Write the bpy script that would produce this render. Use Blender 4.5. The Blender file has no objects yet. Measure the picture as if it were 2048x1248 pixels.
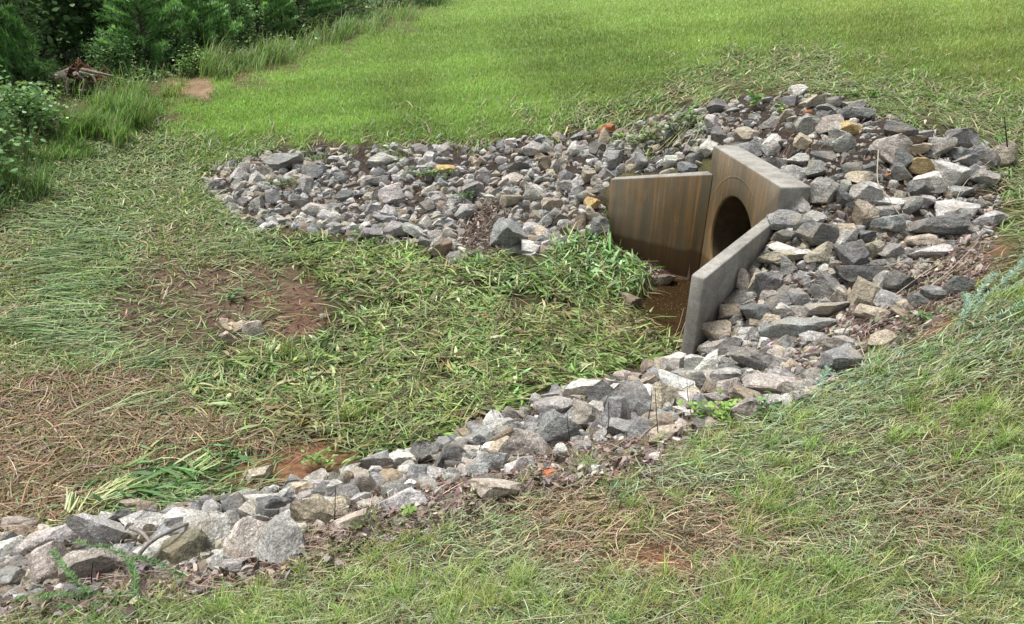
import bpy, bmesh, math, random
import numpy as np
from mathutils import Matrix, Vector

# ---------------------------------------------------------------- camera, sky, sun, exposure
S = bpy.context.scene
COL = S.collection
F_PX, CX, CY = 1350.0, 1024.0, 624.0          # focal length and centre in units of the 2048-wide frame
PITCH, ROLL, CAM_H = math.radians(26.385), math.radians(0.76), 2.72
_c, _s = math.cos(PITCH), math.sin(PITCH)
FW = np.array([0, _c, -_s]); _R = np.array([1.0, 0, 0]); _U = np.array([0, _s, _c])
RT = _R*math.cos(ROLL) + _U*math.sin(ROLL); UP = -_R*math.sin(ROLL) + _U*math.cos(ROLL)
CAM = np.array([0, 0, CAM_H])
cd = bpy.data.cameras.new('camera'); cam = bpy.data.objects.new('camera', cd); COL.objects.link(cam)
cam.matrix_world = Matrix(((RT[0], UP[0], -FW[0], 0), (RT[1], UP[1], -FW[1], 0), (RT[2], UP[2], -FW[2], CAM_H), (0, 0, 0, 1)))
cd.sensor_width = 36; cd.lens = 36*F_PX/2048; cd.clip_start = 0.05; cd.clip_end = 600
S.camera = cam
SUN_EL, SUN_AZ = math.radians(70), math.radians(-60)      # azimuth from +Y, clockwise
wd = bpy.data.worlds.new('World'); S.world = wd; wd.use_nodes = True
nt = wd.node_tree; nt.nodes.clear()
sky = nt.nodes.new('ShaderNodeTexSky'); sky.sky_type = 'NISHITA'; sky.sun_disc = False
sky.sun_elevation = SUN_EL; sky.sun_rotation = SUN_AZ; sky.air_density = 1.0; sky.dust_density = 4.0; sky.ozone_density = 0.6
bg = nt.nodes.new('ShaderNodeBackground'); bg.inputs['Strength'].default_value = 0.09
wo = nt.nodes.new('ShaderNodeOutputWorld')
hs = nt.nodes.new('ShaderNodeHueSaturation'); hs.inputs['Saturation'].default_value = .35      # an overcast sky is nearly white
nt.links.new(sky.outputs[0], hs.inputs['Color']); nt.links.new(hs.outputs[0], bg.inputs[0]); nt.links.new(bg.outputs[0], wo.inputs[0])
sl = bpy.data.lights.new('sun', 'SUN'); sl.energy = 2.7; sl.angle = math.radians(18); sl.color = (1.0, 0.97, 0.93)
so = bpy.data.objects.new('sun', sl); COL.objects.link(so)
sd = Vector((math.sin(SUN_AZ)*math.cos(SUN_EL), math.cos(SUN_AZ)*math.cos(SUN_EL), math.sin(SUN_EL)))
so.rotation_euler = sd.to_track_quat('Z', 'Y').to_euler(); so.location = (0, 0, 30)
S.view_settings.view_transform = 'Standard'; S.view_settings.look = 'None'
S.view_settings.exposure = 0.85; S.view_settings.gamma = 1.0
S.render.engine = 'CYCLES'
S.cycles.max_bounces = 6; S.cycles.diffuse_bounces = 3; S.cycles.transmission_bounces = 4; S.cycles.transparent_max_bounces = 4

rng = np.random.default_rng(7); random.seed(7)
PI = math.pi

# ---------------------------------------------------------------- pixel <-> world
def rays(px, py):
    px = np.asarray(px, float); py = np.asarray(py, float)
    return FW + ((px-CX)/F_PX)[..., None]*RT + ((CY-py)/F_PX)[..., None]*UP
def unz(px, py, z):                       # the point of a pixel's ray that lies at height z
    d = rays(px, py); t = (z-CAM_H)/d[..., 2]
    return CAM + d*t[..., None]
def proj(P):
    d = np.asarray(P, float) - CAM; w = np.maximum(d@FW, 1e-3)
    return CX+F_PX*(d@RT)/w, CY-F_PX*(d@UP)/w, d@FW

# ---------------------------------------------------------------- culvert frame (metres)
HW_C = np.array([2.071, 6.066]); HW_TH = math.radians(-5.944)
HU = -np.array([math.sin(HW_TH), math.cos(HW_TH)])        # along the face, towards the near corner
HN = np.array([HU[1], -HU[0]])
if HN[0] > 0: HN = -HN                                   # outward
HW_W, HW_T, HW_R, HW_ZC, HW_TK = 1.509, 1.235, 0.479, 0.431, 0.26
FL, WL, ZJ, ZE, WA, WT = math.radians(38.27), 1.115, 0.97, 0.744, HW_W/2*0.847, 0.112
def hw(s, o, z=None):
    p = HW_C + s*HU + o*HN
    return p if z is None else np.array([p[0], p[1], z])
def hw_local(x, y):
    dx, dy = x-HW_C[0], y-HW_C[1]
    return dx*HU[0]+dy*HU[1], dx*HN[0]+dy*HN[1]

# ---------------------------------------------------------------- terrain heights
ctl = [  # px, py, z : what height the ground has at a pixel of the photograph
 (1320,620,-.2),(1250,640,-.09),(900,700,.03),(600,620,.07),(300,580,.14),(100,500,.25),(400,700,.1),(200,800,.13),(60,950,.17),
 (500,900,.1),(450,980,.12),(800,850,.06),(1100,700,.02),(750,560,.05),(1000,560,.04),(1150,560,.0),(1330,690,-.06),
 (30,1060,.17),(250,1030,.14),(480,985,.13),(700,940,.11),(900,880,.09),(1100,790,.07),(1280,740,.05),(1370,716,.04),
 (0,1210,.45),(300,1160,.44),(600,1085,.43),(900,960,.42),(1120,930,.46),(1350,880,.5),(1550,810,.55),(1700,740,.66),(1900,620,.88),(1990,500,1.08),(2010,350,1.3),
 (100,1120,.3),(400,1060,.3),(700,1000,.27),(1000,900,.25),(1250,820,.26),(1430,750,.3),
 (0,1300,.62),(500,1248,.72),(1000,1248,.95),(1500,1248,1.1),(2048,1248,1.2),(2048,1000,1.14),(2048,800,1.1),(2048,600,1.12),(1500,1000,.84),(1000,1100,.66),(1750,1100,1.02),(1800,900,.92),
 (1440,640,.32),(1500,560,.58),(1560,460,.9),(1650,600,.62),(1800,560,.82),(1850,430,1.07),(1700,450,1.0),(1620,400,1.12),
 (1600,330,1.27),(1500,285,1.25),(1750,300,1.45),(1900,280,1.5),(1580,195,1.58),(1450,225,1.42),(1700,210,1.58),(1850,250,1.55),
 (1580,150,1.66),(1500,60,1.95),(1500,5,2.2),(2000,150,1.75),(2000,60,2.05),(2040,5,2.3),(1800,100,1.85),
 (700,300,.62),(700,470,.11),(500,330,.42),(420,350,.3),(520,450,.14),(850,290,.68),(850,480,.12),(1000,290,.78),(1000,490,.1),(1150,265,.95),(1150,400,.42),(1120,480,.12),
 (1230,352,.68),(1320,345,.8),(1420,340,.92),(1250,290,.92),(1350,260,1.15),(1180,440,.3),
 (700,250,.8),(700,150,1.15),(700,60,1.5),(900,5,1.85),(1000,200,1.1),(1200,120,1.5),(1200,20,2.0),(420,280,.55),(250,330,.4),(100,420,.33),
 (160,190,.85),(400,135,1.05),(600,75,1.3),(100,300,.6),(0,400,.42),(500,200,.95),(20,600,.24),(20,800,.18),
]
ctl = np.array(ctl, float)
CP = unz(ctl[:, 0], ctl[:, 1], ctl[:, 2])
extra = np.array([(0,-3,1.35),(-4,-2,.9),(4,-2,1.6),(0,-12,1.8),(-14,0,.8),(-16,8,.9),(-18,16,1.2),(-14,24,1.6),(-12,34,2.1),(8,2,1.5),(9,6,1.7),(14,10,2.2),(14,0,2.0),
                  (0,36,2.6),(10,30,2.9),(20,40,3.6),(-30,50,2.6),(0,60,3.6),(30,70,4.2),(-40,10,1.4),(40,20,3.2),(-40,90,3.6),(0,110,4.2),(60,110,4.4),(-60,-30,1.6),(60,-30,2.6),(0,-50,2.6),(-90,60,3),(90,60,4.4)], float)
CP = np.vstack([CP, extra])
def _tps(r2): return r2*np.log(r2+1e-12)*0.5
_n = len(CP); _d2 = ((CP[:, None, :2]-CP[None, :, :2])**2).sum(-1)
_A = np.zeros((_n+3, _n+3)); _A[:_n, :_n] = _tps(_d2)+np.eye(_n)*0.06
_A[:_n, _n] = 1; _A[:_n, _n+1:] = CP[:, :2]; _A[_n:, :_n] = _A[:_n, _n:].T
_w = np.linalg.solve(_A, np.r_[CP[:, 2], 0, 0, 0])
def tps(x, y):
    x = np.asarray(x, float); sh = x.shape; x = x.ravel(); y = np.asarray(y, float).ravel(); out = np.empty_like(x)
    for i in range(0, len(x), 40000):
        a, b = x[i:i+40000], y[i:i+40000]
        r2 = (a[:, None]-CP[None, :, 0])**2+(b[:, None]-CP[None, :, 1])**2
        out[i:i+40000] = _tps(r2)@_w[:_n]+_w[_n]+_w[_n+1]*a+_w[_n+2]*b
    return out.reshape(sh)
_nk = [(rng.normal(size=2)*f, rng.uniform(0, 6.28), a) for f, a, k in ((1.2, .016, 8), (3.5, .008, 10), (9, .004, 12)) for _ in range(k)]
def bumps(x, y):
    o = np.zeros_like(x)
    for k, p, a in _nk: o += a*np.sin(k[0]*x+k[1]*y+p)*.5
    return o
def inpoly(px, py, poly):
    px = np.asarray(px, float); py = np.asarray(py, float); ins = np.zeros(px.shape, bool); n = len(poly)
    for i in range(n):
        x1, y1 = poly[i]; x2, y2 = poly[(i+1) % n]
        if y1 == y2: continue
        c = ((y1 > py) != (y2 > py)) & (px < (x2-x1)*(py-y1)/(y2-y1)+x1); ins ^= c
    return ins
PUDDLE = [(1272,604),(1300,574),(1350,560),(1480,560),(1480,640),(1385,668),(1340,672),(1300,650),(1272,630)]
_pw = unz([p[0] for p in PUDDLE], [p[1] for p in PUDDLE], np.full(len(PUDDLE), -.2))[:, :2]
def raw_h(x, y):
    z = tps(x, y)+bumps(x, y)
    s, o = hw_local(x, y)
    lim = WA+np.maximum(o, 0)*math.tan(FL)+WT*0.55                     # between the wing walls the ground is the basin floor
    inside = (o > -0.10) & (o < WL*math.cos(FL)+.02) & (np.abs(s) < lim)
    apron = np.where(s < .1, np.interp(o, [0, .25, .6, .9], [-.225, -.18, -.105, .04]), -.19)   # silt heaped along the far wing
    z = np.where(inside, np.minimum(z, apron), z)
    pud = inpoly(x, y, _pw); z = np.where(pud, np.minimum(z, -0.25), np.where((x > -3) & (x < 3) & (y > 3) & (y < 8.5), np.maximum(z, -0.186), z))
    beh = (o <= -0.10) & (o > -0.55) & (np.abs(s) < HW_W/2-.02)
    return np.where(beh, np.clip(z, 1.0, HW_T-.05), z)
GX0, GY0, GST = -14.0, -1.5, 0.05
gx = np.arange(GX0, 11.01, GST); gy = np.arange(GY0, 22.01, GST)
GZ = raw_h(*np.meshgrid(gx, gy))
cx_ = np.arange(-150, 150.1, 1.0); cy_ = np.arange(-60, 160.1, 1.0)
CZ = raw_h(*np.meshgrid(cx_, cy_))
def _bil(Z, fx, fy):
    fx = np.clip(fx, 0, Z.shape[1]-1.001); fy = np.clip(fy, 0, Z.shape[0]-1.001)
    i = fx.astype(int); j = fy.astype(int); a = fx-i; b = fy-j
    return Z[j, i]*(1-a)*(1-b)+Z[j, i+1]*a*(1-b)+Z[j+1, i]*(1-a)*b+Z[j+1, i+1]*a*b
def gh(x, y):
    x = np.asarray(x, float); y = np.asarray(y, float)
    f = _bil(GZ, (x-GX0)/GST, (y-GY0)/GST); c = _bil(CZ, x+150, y+60)
    return np.where((x > GX0) & (x < 11) & (y > GY0) & (y < 22), f, c)
# distance map: ground hit of every fourth pixel, with a margin outside the frame
MX0, MY0, MST = -500, 0, 4
mpx, mpy = np.meshgrid(np.arange(MX0, 2549, MST), np.arange(MY0, 1601, MST))
_rd = rays(mpx, mpy); _t = np.full(mpx.shape, 70.0); _act = np.ones(mpx.shape, bool); _prev = np.zeros(mpx.shape)
ts = np.geomspace(0.9, 70, 420); tp = 0.9
for t in ts:
    P = CAM+_rd*t
    below = _act & (P[..., 2] < gh(P[..., 0], P[..., 1]))
    if below.any():
        lo = np.full(below.sum(), tp); hi = np.full(below.sum(), t); rr = _rd[below]
        for _ in range(7):
            m = (lo+hi)/2; Q = CAM+rr*m[:, None]; b = Q[:, 2] < gh(Q[:, 0], Q[:, 1])
            hi = np.where(b, m, hi); lo = np.where(b, lo, m)
        _t[below] = hi; _act &= ~below
    tp = t
TM = _t
def hit(px, py):
    px = np.asarray(px, float); py = np.asarray(py, float)
    t = _bil(TM, (px-MX0)/MST, (py-MY0)/MST)
    P = CAM+rays(px, py)*t[..., None]
    P[..., 2] = gh(P[..., 0], P[..., 1])
    return P
def depth(px, py): return _bil(TM, (np.asarray(px, float)-MX0)/MST, (np.asarray(py, float)-MY0)/MST)
def at(px, py, t): return CAM+rays(np.array(px, float), np.array(py, float))*t

# ---------------------------------------------------------------- mesh and object helpers
def tag(o, label=None, cat=None, group=None, kind=None):
    if label: o['label'] = label
    if cat: o['category'] = cat
    if group: o['group'] = group
    if kind: o['kind'] = kind
    return o
def mk(name, V, loops, sizes, mat, col=None, parent=None, smooth=False, sharp=None, midx=None):
    me = bpy.data.meshes.new(name); V = np.asarray(V, np.float32); loops = np.asarray(loops, np.int32).ravel(); sizes = np.asarray(sizes, np.int32)
    me.vertices.add(len(V)); me.vertices.foreach_set('co', V.ravel())
    me.loops.add(len(loops)); me.loops.foreach_set('vertex_index', loops)
    me.polygons.add(len(sizes)); me.polygons.foreach_set('loop_start', np.r_[0, np.cumsum(sizes)[:-1]].astype(np.int32))
    if smooth: me.polygons.foreach_set('use_smooth', np.ones(len(sizes), bool))
    for m in (mat if isinstance(mat, (list, tuple)) else [mat]): me.materials.append(m)
    if midx is not None: me.polygons.foreach_set('material_index', np.asarray(midx, np.int32))
    if col is not None:
        col = np.asarray(col, np.float32)
        if col.ndim == 1: col = np.repeat(col[None], len(V), 0)
        a = me.attributes.new('col', 'FLOAT_COLOR', 'POINT'); a.data.foreach_set('color', np.c_[col, np.ones(len(V))].astype(np.float32).ravel())
    me.update(calc_edges=True); me.validate()
    if sharp is not None: me.set_sharp_from_angle(angle=math.radians(sharp))
    o = bpy.data.objects.new(name, me); COL.objects.link(o)
    if parent is not None: o.parent = parent
    return o
def empty(name, loc=(0, 0, 0)):
    o = bpy.data.objects.new(name, None); COL.objects.link(o); o.location = loc; o.empty_display_size = .2
    return o
class Geo:                                                     # several shapes gathered into one part's mesh
    def __init__(s): s.V = []; s.F = []; s.Sz = []; s.C = []; s.n = 0
    def add(s, V, F, c=(1, 1, 1)):
        V = np.asarray(V, float); F = np.asarray(F, int)
        s.V.append(V); s.F.append((F+s.n).ravel()); s.Sz.append(np.full(len(F), F.shape[1])); s.n += len(V)
        c = np.asarray(c, float); s.C.append(c if c.ndim == 2 else np.repeat(c[None], len(V), 0))
    def make(s, name, mat, parent=None, smooth=False, off=(0, 0, 0)):
        return mk(name, np.vstack(s.V)-np.asarray(off), np.concatenate(s.F), np.concatenate(s.Sz), mat, np.vstack(s.C), parent, smooth)
def tube(path, rad, n=7):
    path = np.asarray(path, float); m = len(path); rad = np.broadcast_to(rad, (m,)); V = []
    for i in range(m):
        t = path[min(i+1, m-1)]-path[max(i-1, 0)]; t = t/(np.linalg.norm(t)+1e-9)
        a = np.cross(t, (0.31, 0.17, 0.93) if abs(t[2]) < .9 else (1, 0, 0)); a /= np.linalg.norm(a); b = np.cross(t, a)
        for k in range(n):
            q = 2*PI*k/n; V.append(path[i]+rad[i]*(math.cos(q)*a+math.sin(q)*b))
    F = [(i*n+k, i*n+(k+1) % n, (i+1)*n+(k+1) % n, (i+1)*n+k) for i in range(m-1) for k in range(n)]
    return np.array(V), np.array(F)
def smoothpath(pts, k=4):
    pts = np.asarray(pts, float); n = len(pts); u = np.linspace(0, n-1, (n-1)*k+1); i = np.clip(u.astype(int), 0, n-2); f = (u-i)[:, None]
    p0 = pts[np.maximum(i-1, 0)]; p1 = pts[i]; p2 = pts[i+1]; p3 = pts[np.minimum(i+2, n-1)]
    return .5*(2*p1+(p2-p0)*f+(2*p0-5*p1+4*p2-p3)*f**2+(3*p1-p0-3*p2+p3)*f**3)
PROFILE = {'grass': (.8, 1, .85, .5, .06), 'strand': (.8, 1, 1, .8, .3), 'leaf': (.22, .85, 1, .62, .04), 'tri': (1, .7, .05), 'litter': (.25, 1, .95, .3)}
def ribbons(P, head, L, W, e0, e1, col, prof='grass', curl=0.0, roll=None, follow=True, floor=.004):
    """N blades at once: base points, heading, length, width, elevation at the base and at the tip."""
    P = np.asarray(P, float); N = len(P); pr = PROFILE[prof]; k = len(pr)
    L = np.broadcast_to(L, (N,)); W = np.broadcast_to(W, (N,)); e0 = np.broadcast_to(e0, (N,)); e1 = np.broadcast_to(e1, (N,)); curl = np.broadcast_to(curl, (N,))
    roll = np.zeros(N) if roll is None else roll
    C = np.zeros((N, k, 3)); cur = np.zeros((N, 3)); C[:, 0] = cur; D = []
    for j in range(k):
        f = j/(k-1); e = e0+(e1-e0)*f; h = head+curl*(f-.3)
        d = np.stack([np.cos(e)*np.cos(h), np.cos(e)*np.sin(h), np.sin(e)], 1); D.append(d)
        if j < k-1:
            cur = cur+d*(L/(k-1))[:, None]; C[:, j+1] = cur
    V = np.zeros((N, k, 2, 3))
    z0 = P[:, 2]-gh(P[:, 0], P[:, 1]) if follow else P[:, 2]
    for j in range(k):
        h = head+curl*(j/(k-1)-.3)
        side = np.stack([-np.sin(h), np.cos(h), 0*h], 1); nrm = np.cross(D[j], side)
        wv = (side*np.cos(roll)[:, None]+nrm*np.sin(roll)[:, None])*(W*pr[j]*.5)[:, None]
        c = P[:, :2]+C[:, j, :2]
        for q, sg in enumerate((-1, 1)):
            V[:, j, q, :2] = c+sg*wv[:, :2]
            zz = z0+C[:, j, 2]
            V[:, j, q, 2] = (gh(c[:, 0], c[:, 1])+np.maximum(zz, floor) if follow else zz)+sg*wv[:, 2]
    base = (np.arange(N)*2*k)[:, None, None]; j = np.arange(k-1)[None, :, None]*2
    F = (base+j+np.array([0, 1, 3, 2])[None, None]).reshape(-1, 4)
    return V.reshape(-1, 3), F, np.repeat(np.asarray(col, float), 2*k, 0)
def ribbon_obj(name, parts, mat, parent=None, off=(0, 0, 0)):
    g = Geo()
    for V, F, c in parts: g.add(V, F, c)
    return g.make(name, mat, parent, off=off)
def pick(n, pal, jit=.18):
    pal = np.array(pal, float); w = pal[:, 3]/pal[:, 3].sum()
    c = pal[rng.choice(len(pal), n, p=w), :3]
    return np.clip(c*np.exp(rng.normal(0, jit, (n, 1)))*np.exp(rng.normal(0, jit*.35, (n, 3))), .003, .9)

# ---------------------------------------------------------------- materials
def newmat(name):
    m = bpy.data.materials.new(name); m.use_nodes = True; t = m.node_tree; t.nodes.clear()
    return m, t, lambda ty, **kw: _nd(t, ty, kw)
def _nd(t, ty, kw):
    n = t.nodes.new('ShaderNode'+ty)
    for k, v in kw.items():
        if k in n.inputs: n.inputs[k].default_value = v
        else: setattr(n, k, v)
    return n
def ramp(t, stops, src):
    r = t.nodes.new('ShaderNodeValToRGB'); e = r.color_ramp.elements
    while len(e) < len(stops): e.new(.5)
    for i, (p, c) in enumerate(stops): e[i].position = p; e[i].color = (c, c, c, 1) if not isinstance(c, tuple) else (*c, 1)
    t.links.new(src, r.inputs[0]); return r.outputs[0]
def mix(t, a, b, f, mode='MIX'):
    n = t.nodes.new('ShaderNodeMix'); n.data_type = 'RGBA'; n.blend_type = mode
    for s, v in ((6, a), (7, b)):
        if hasattr(v, 'links'): t.links.new(v, n.inputs[s])
        else: n.inputs[s].default_value = (*v, 1) if isinstance(v, tuple) else (v, v, v, 1)
    if hasattr(f, 'links'): t.links.new(f, n.inputs[0])
    else: n.inputs[0].default_value = f
    return n.outputs[2]
def out(t, sh):
    o = t.nodes.new('ShaderNodeOutputMaterial'); t.links.new(sh, o.inputs[0])
def noise(t, vec, scale, detail=4, rough=.6, dist=0.0):
    n = _nd(t, 'TexNoise', {'Scale': scale, 'Detail': detail, 'Roughness': rough, 'Distortion': dist}); t.links.new(vec, n.inputs['Vector']); return n.outputs[0]
def mapping(t, vec, scale=(1, 1, 1), rot=(0, 0, 0)):
    m = t.nodes.new('ShaderNodeMapping'); m.inputs['Scale'].default_value = scale; m.inputs['Rotation'].default_value = rot; t.links.new(vec, m.inputs[0]); return m.outputs[0]
def bump(t, hgt, strength, dist):
    b = _nd(t, 'Bump', {'Strength': strength, 'Distance': dist}); t.links.new(hgt, b.inputs['Height']); return b.outputs[0]
def m_plant(name, trans=.3, rough=.55):
    m, t, N = newmat(name); a = N('Attribute', attribute_name='col')
    p = N('BsdfPrincipled', Roughness=rough); p.inputs['Specular IOR Level'].default_value = .25
    tr = N('BsdfTranslucent'); mx = N('MixShader', Fac=trans)
    t.links.new(a.outputs[0], p.inputs['Base Color']); t.links.new(mix(t, a.outputs[0], (1.15, 1.2, .7), 1.0, 'MULTIPLY'), tr.inputs[0])
    t.links.new(p.outputs[0], mx.inputs[1]); t.links.new(tr.outputs[0], mx.inputs[2]); out(t, mx.outputs[0]); return m
M_GRASS = m_plant('grass_blade'); M_LEAF = m_plant('green_leaf', .28, .45); M_DRY = m_plant('dry_stalk', .12, .7)
def m_ground():
    m, t, N = newmat('soil'); a = N('Attribute', attribute_name='col'); g = N('NewGeometry'); P = g.outputs['Position']
    n1 = noise(t, P, 26, 6, .7); n2 = noise(t, P, 120, 4, .7); n3 = noise(t, P, 5, 5, .6)
    c = mix(t, a.outputs[0], ramp(t, [(.25, .45), (.5, .95), (.75, 1.5)], n1), 1, 'MULTIPLY')
    c = mix(t, c, ramp(t, [(.3, .6), (.6, 1.3)], n2), .8, 'MULTIPLY'); c = mix(t, c, ramp(t, [(.3, .72), (.7, 1.25)], n3), 1, 'MULTIPLY')
    p = N('BsdfPrincipled', Roughness=.95); p.inputs['Specular IOR Level'].default_value = .15
    t.links.new(c, p.inputs['Base Color'])
    ad = N('Math', operation='ADD'); t.links.new(n1, ad.inputs[0]); t.links.new(n2, ad.inputs[1])
    t.links.new(bump(t, ad.outputs[0], .9, .02), p.inputs['Normal']); out(t, p.outputs[0]); return m
M_SOIL = m_ground()
def m_stone():
    m, t, N = newmat('granite'); a = N('Attribute', attribute_name='col'); tc = N('TexCoord'); oi = N('ObjectInfo')
    ad = N('VectorMath', operation='ADD'); t.links.new(tc.outputs['Object'], ad.inputs[0])
    cb = N('CombineXYZ'); mu = N('Math', operation='MULTIPLY'); t.links.new(oi.outputs['Random'], mu.inputs[0]); mu.inputs[1].default_value = 57.0
    for i in range(3): t.links.new(mu.outputs[0], cb.inputs[i])
    t.links.new(cb.outputs[0], ad.inputs[1]); P = ad.outputs[0]
    sp = noise(t, P, 150, 3, .75); sp2 = noise(t, P, 60, 5, .7); big = noise(t, P, 9, 5, .65, .4); st = noise(t, P, 4.5, 4, .6)
    band = noise(t, mapping(t, P, (6, 9, 75), (.5, .35, 0)), 1.0, 4, .65, .6)
    c = mix(t, a.outputs[0], ramp(t, [(.34, .38), (.47, .95), (.58, 1.15), (.68, 1.75)], sp), .9, 'MULTIPLY')
    c = mix(t, c, ramp(t, [(.32, .5), (.5, 1.0), (.66, 1.5)], sp2), .8, 'MULTIPLY')
    c = mix(t, c, ramp(t, [(.34, .55), (.5, 1.0), (.64, 1.35)], band), .65, 'MULTIPLY')
    c = mix(t, c, ramp(t, [(.3, .6), (.5, 1.0), (.7, 1.3)], big), .8, 'MULTIPLY')
    c = mix(t, c, (.30, .235, .15), ramp(t, [(.50, 0.0), (.72, .5)], st))
    p = N('BsdfPrincipled', Roughness=.82); p.inputs['Specular IOR Level'].default_value = .3
    t.links.new(c, p.inputs['Base Color'])
    b1 = bump(t, big, .8, .04); b2 = _nd(t, 'Bump', {'Strength': .55, 'Distance': .008}); t.links.new(sp2, b2.inputs['Height']); t.links.new(b1, b2.inputs['Normal'])
    t.links.new(b2.outputs[0], p.inputs['Normal']); out(t, p.outputs[0]); return m
M_STONE = m_stone()
def m_concrete(stained):
    m, t, N = newmat('stained_concrete' if stained else 'concrete'); g = N('NewGeometry'); P = g.outputs['Position']
    n1 = noise(t, P, 3.5, 6, .65); n2 = noise(t, P, 140, 3, .7); n3 = noise(t, P, 22, 5, .7)
    c = mix(t, (.20, .19, .165), (.40, .385, .35), ramp(t, [(.3, 0.0), (.7, 1.0)], n1))
    c = mix(t, c, ramp(t, [(.3, .62), (.55, 1.05), (.7, 1.3)], n2), .85, 'MULTIPLY')
    drip = noise(t, mapping(t, P, (9, 9, .55)), 1.0, 6, .62, .25); drip2 = noise(t, mapping(t, P, (26, 26, 1.1)), 1.0, 4, .6, .3); blot = noise(t, P, 2.6, 5, .65, .5)
    c = mix(t, c, ramp(t, [(.38, .7), (.58, 1.0)], drip), .6 if stained else .5, 'MULTIPLY')
    if stained:
        sx = N('SeparateXYZ'); t.links.new(P, sx.inputs[0])
        olive = mix(t, (.105, .082, .043), (.235, .14, .052), ramp(t, [(.36, 0.0), (.66, 1.0)], drip)); olive = mix(t, olive, (.125, .115, .075), ramp(t, [(.45, 0.0), (.65, .7)], blot))
        olive = mix(t, olive, (.40, .19, .05), mix(t, (0.0, 0.0, 0.0), ramp(t, [(.50, 0.0), (.66, .85)], drip2), ramp(t, [(.38, .25), (.56, 1.0)], blot)))
        # rust water runs down from the headwall: strongest close to the pipe, thin at the free ends of the wings
        vd = N('VectorMath', operation='DISTANCE'); t.links.new(P, vd.inputs[0]); q = hw(0, .05, .35); vd.inputs[1].default_value = tuple(q)
        far = N('MapRange'); far.inputs[1].default_value = .75; far.inputs[2].default_value = 1.75; far.inputs[3].default_value = .92; far.inputs[4].default_value = .6
        t.links.new(vd.outputs['Value'], far.inputs[0])
        up = N('MapRange'); up.inputs[1].default_value = .75; up.inputs[2].default_value = 1.25; up.inputs[3].default_value = 1.0; up.inputs[4].default_value = .72; t.links.new(sx.outputs[2], up.inputs[0])
        ml = N('Math', operation='MULTIPLY'); t.links.new(far.outputs[0], ml.inputs[0]); t.links.new(up.outputs[0], ml.inputs[1])
        c = mix(t, c, olive, ml.outputs[0])
        # tide mark of the ponded water
        wob = N('Math', operation='MULTIPLY_ADD'); t.links.new(n1, wob.inputs[0]); wob.inputs[1].default_value = .12; t.links.new(sx.outputs[2], wob.inputs[2])
        c = mix(t, (.085, .05, .02), c, ramp(t, [(.16, .25), (.20, 1.0)], wob.outputs[0]))
        # ring left by the pipe joint
    else:
        c = mix(t, c, ramp(t, [(.35, .7), (.6, 1.1)], n3), .6, 'MULTIPLY')
    p = N('BsdfPrincipled', Roughness=.88); p.inputs['Specular IOR Level'].default_value = .3
    t.links.new(c, p.inputs['Base Color']); t.links.new(bump(t, n2, .35, .006), p.inputs['Normal']); out(t, p.outputs[0]); return m
M_CON = m_concrete(False); M_STAIN = m_concrete(True)
def m_water():
    m, t, N = newmat('muddy_water'); g = N('NewGeometry'); n = noise(t, g.outputs['Position'], 14, 3, .5); s = noise(t, g.outputs['Position'], 70, 2, .5)
    c = mix(t, mix(t, (.018, .011, .005), (.045, .027, .011), n), (.32, .27, .18), ramp(t, [(.66, 0.0), (.70, .8)], s))
    p = N('BsdfPrincipled', Roughness=.04); t.links.new(c, p.inputs['Base Color']); t.links.new(bump(t, n, .05, .02), p.inputs['Normal']); out(t, p.outputs[0]); return m
M_WATER = m_water()
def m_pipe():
    m, t, N = newmat('shade_toned_pipe_concrete'); g = N('NewGeometry'); P = g.outputs['Position']; n = noise(t, P, 6, 6, .7)
    c = mix(t, (.035, .024, .012), (.11, .068, .03), ramp(t, [(.35, 0.0), (.68, 1.0)], n)); p = N('BsdfPrincipled', Roughness=.8)  # brown stain, darkened so the colour carries the shade inside the pipe
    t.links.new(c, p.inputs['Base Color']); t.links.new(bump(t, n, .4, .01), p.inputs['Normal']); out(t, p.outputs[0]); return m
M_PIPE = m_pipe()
def m_bark(name, a, b, sc=(14, 14, 3)):
    m, t, N = newmat(name); tc = N('TexCoord'); n = noise(t, mapping(t, tc.outputs['Object'], sc), 2.0, 6, .7); c = mix(t, a, b, ramp(t, [(.35, 0.0), (.65, 1.0)], n))
    p = N('BsdfPrincipled', Roughness=.9); t.links.new(c, p.inputs['Base Color']); t.links.new(bump(t, n, .8, .02), p.inputs['Normal']); out(t, p.outputs[0]); return m
M_BARK = m_bark('bark', (.05, .04, .03), (.15, .12, .09)); M_OLDWOOD = m_bark('weathered_wood', (.14, .12, .10), (.36, .32, .27)); M_ROOT = m_bark('root_soil', (.09, .045, .025), (.30, .15, .08), (9, 9, 9))
M_TWIG = m_bark('dead_stem', (.012, .010, .009), (.05, .04, .035)); M_STALK = m_bark('straw_stalk', (.30, .25, .18), (.52, .45, .34)); M_BRANCH = m_bark('grey_branch', (.16, .14, .125), (.34, .31, .28))
M_CLAY = m_bark('orange_clay', (.30, .085, .03), (.55, .20, .07), (18, 18, 18))

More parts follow.
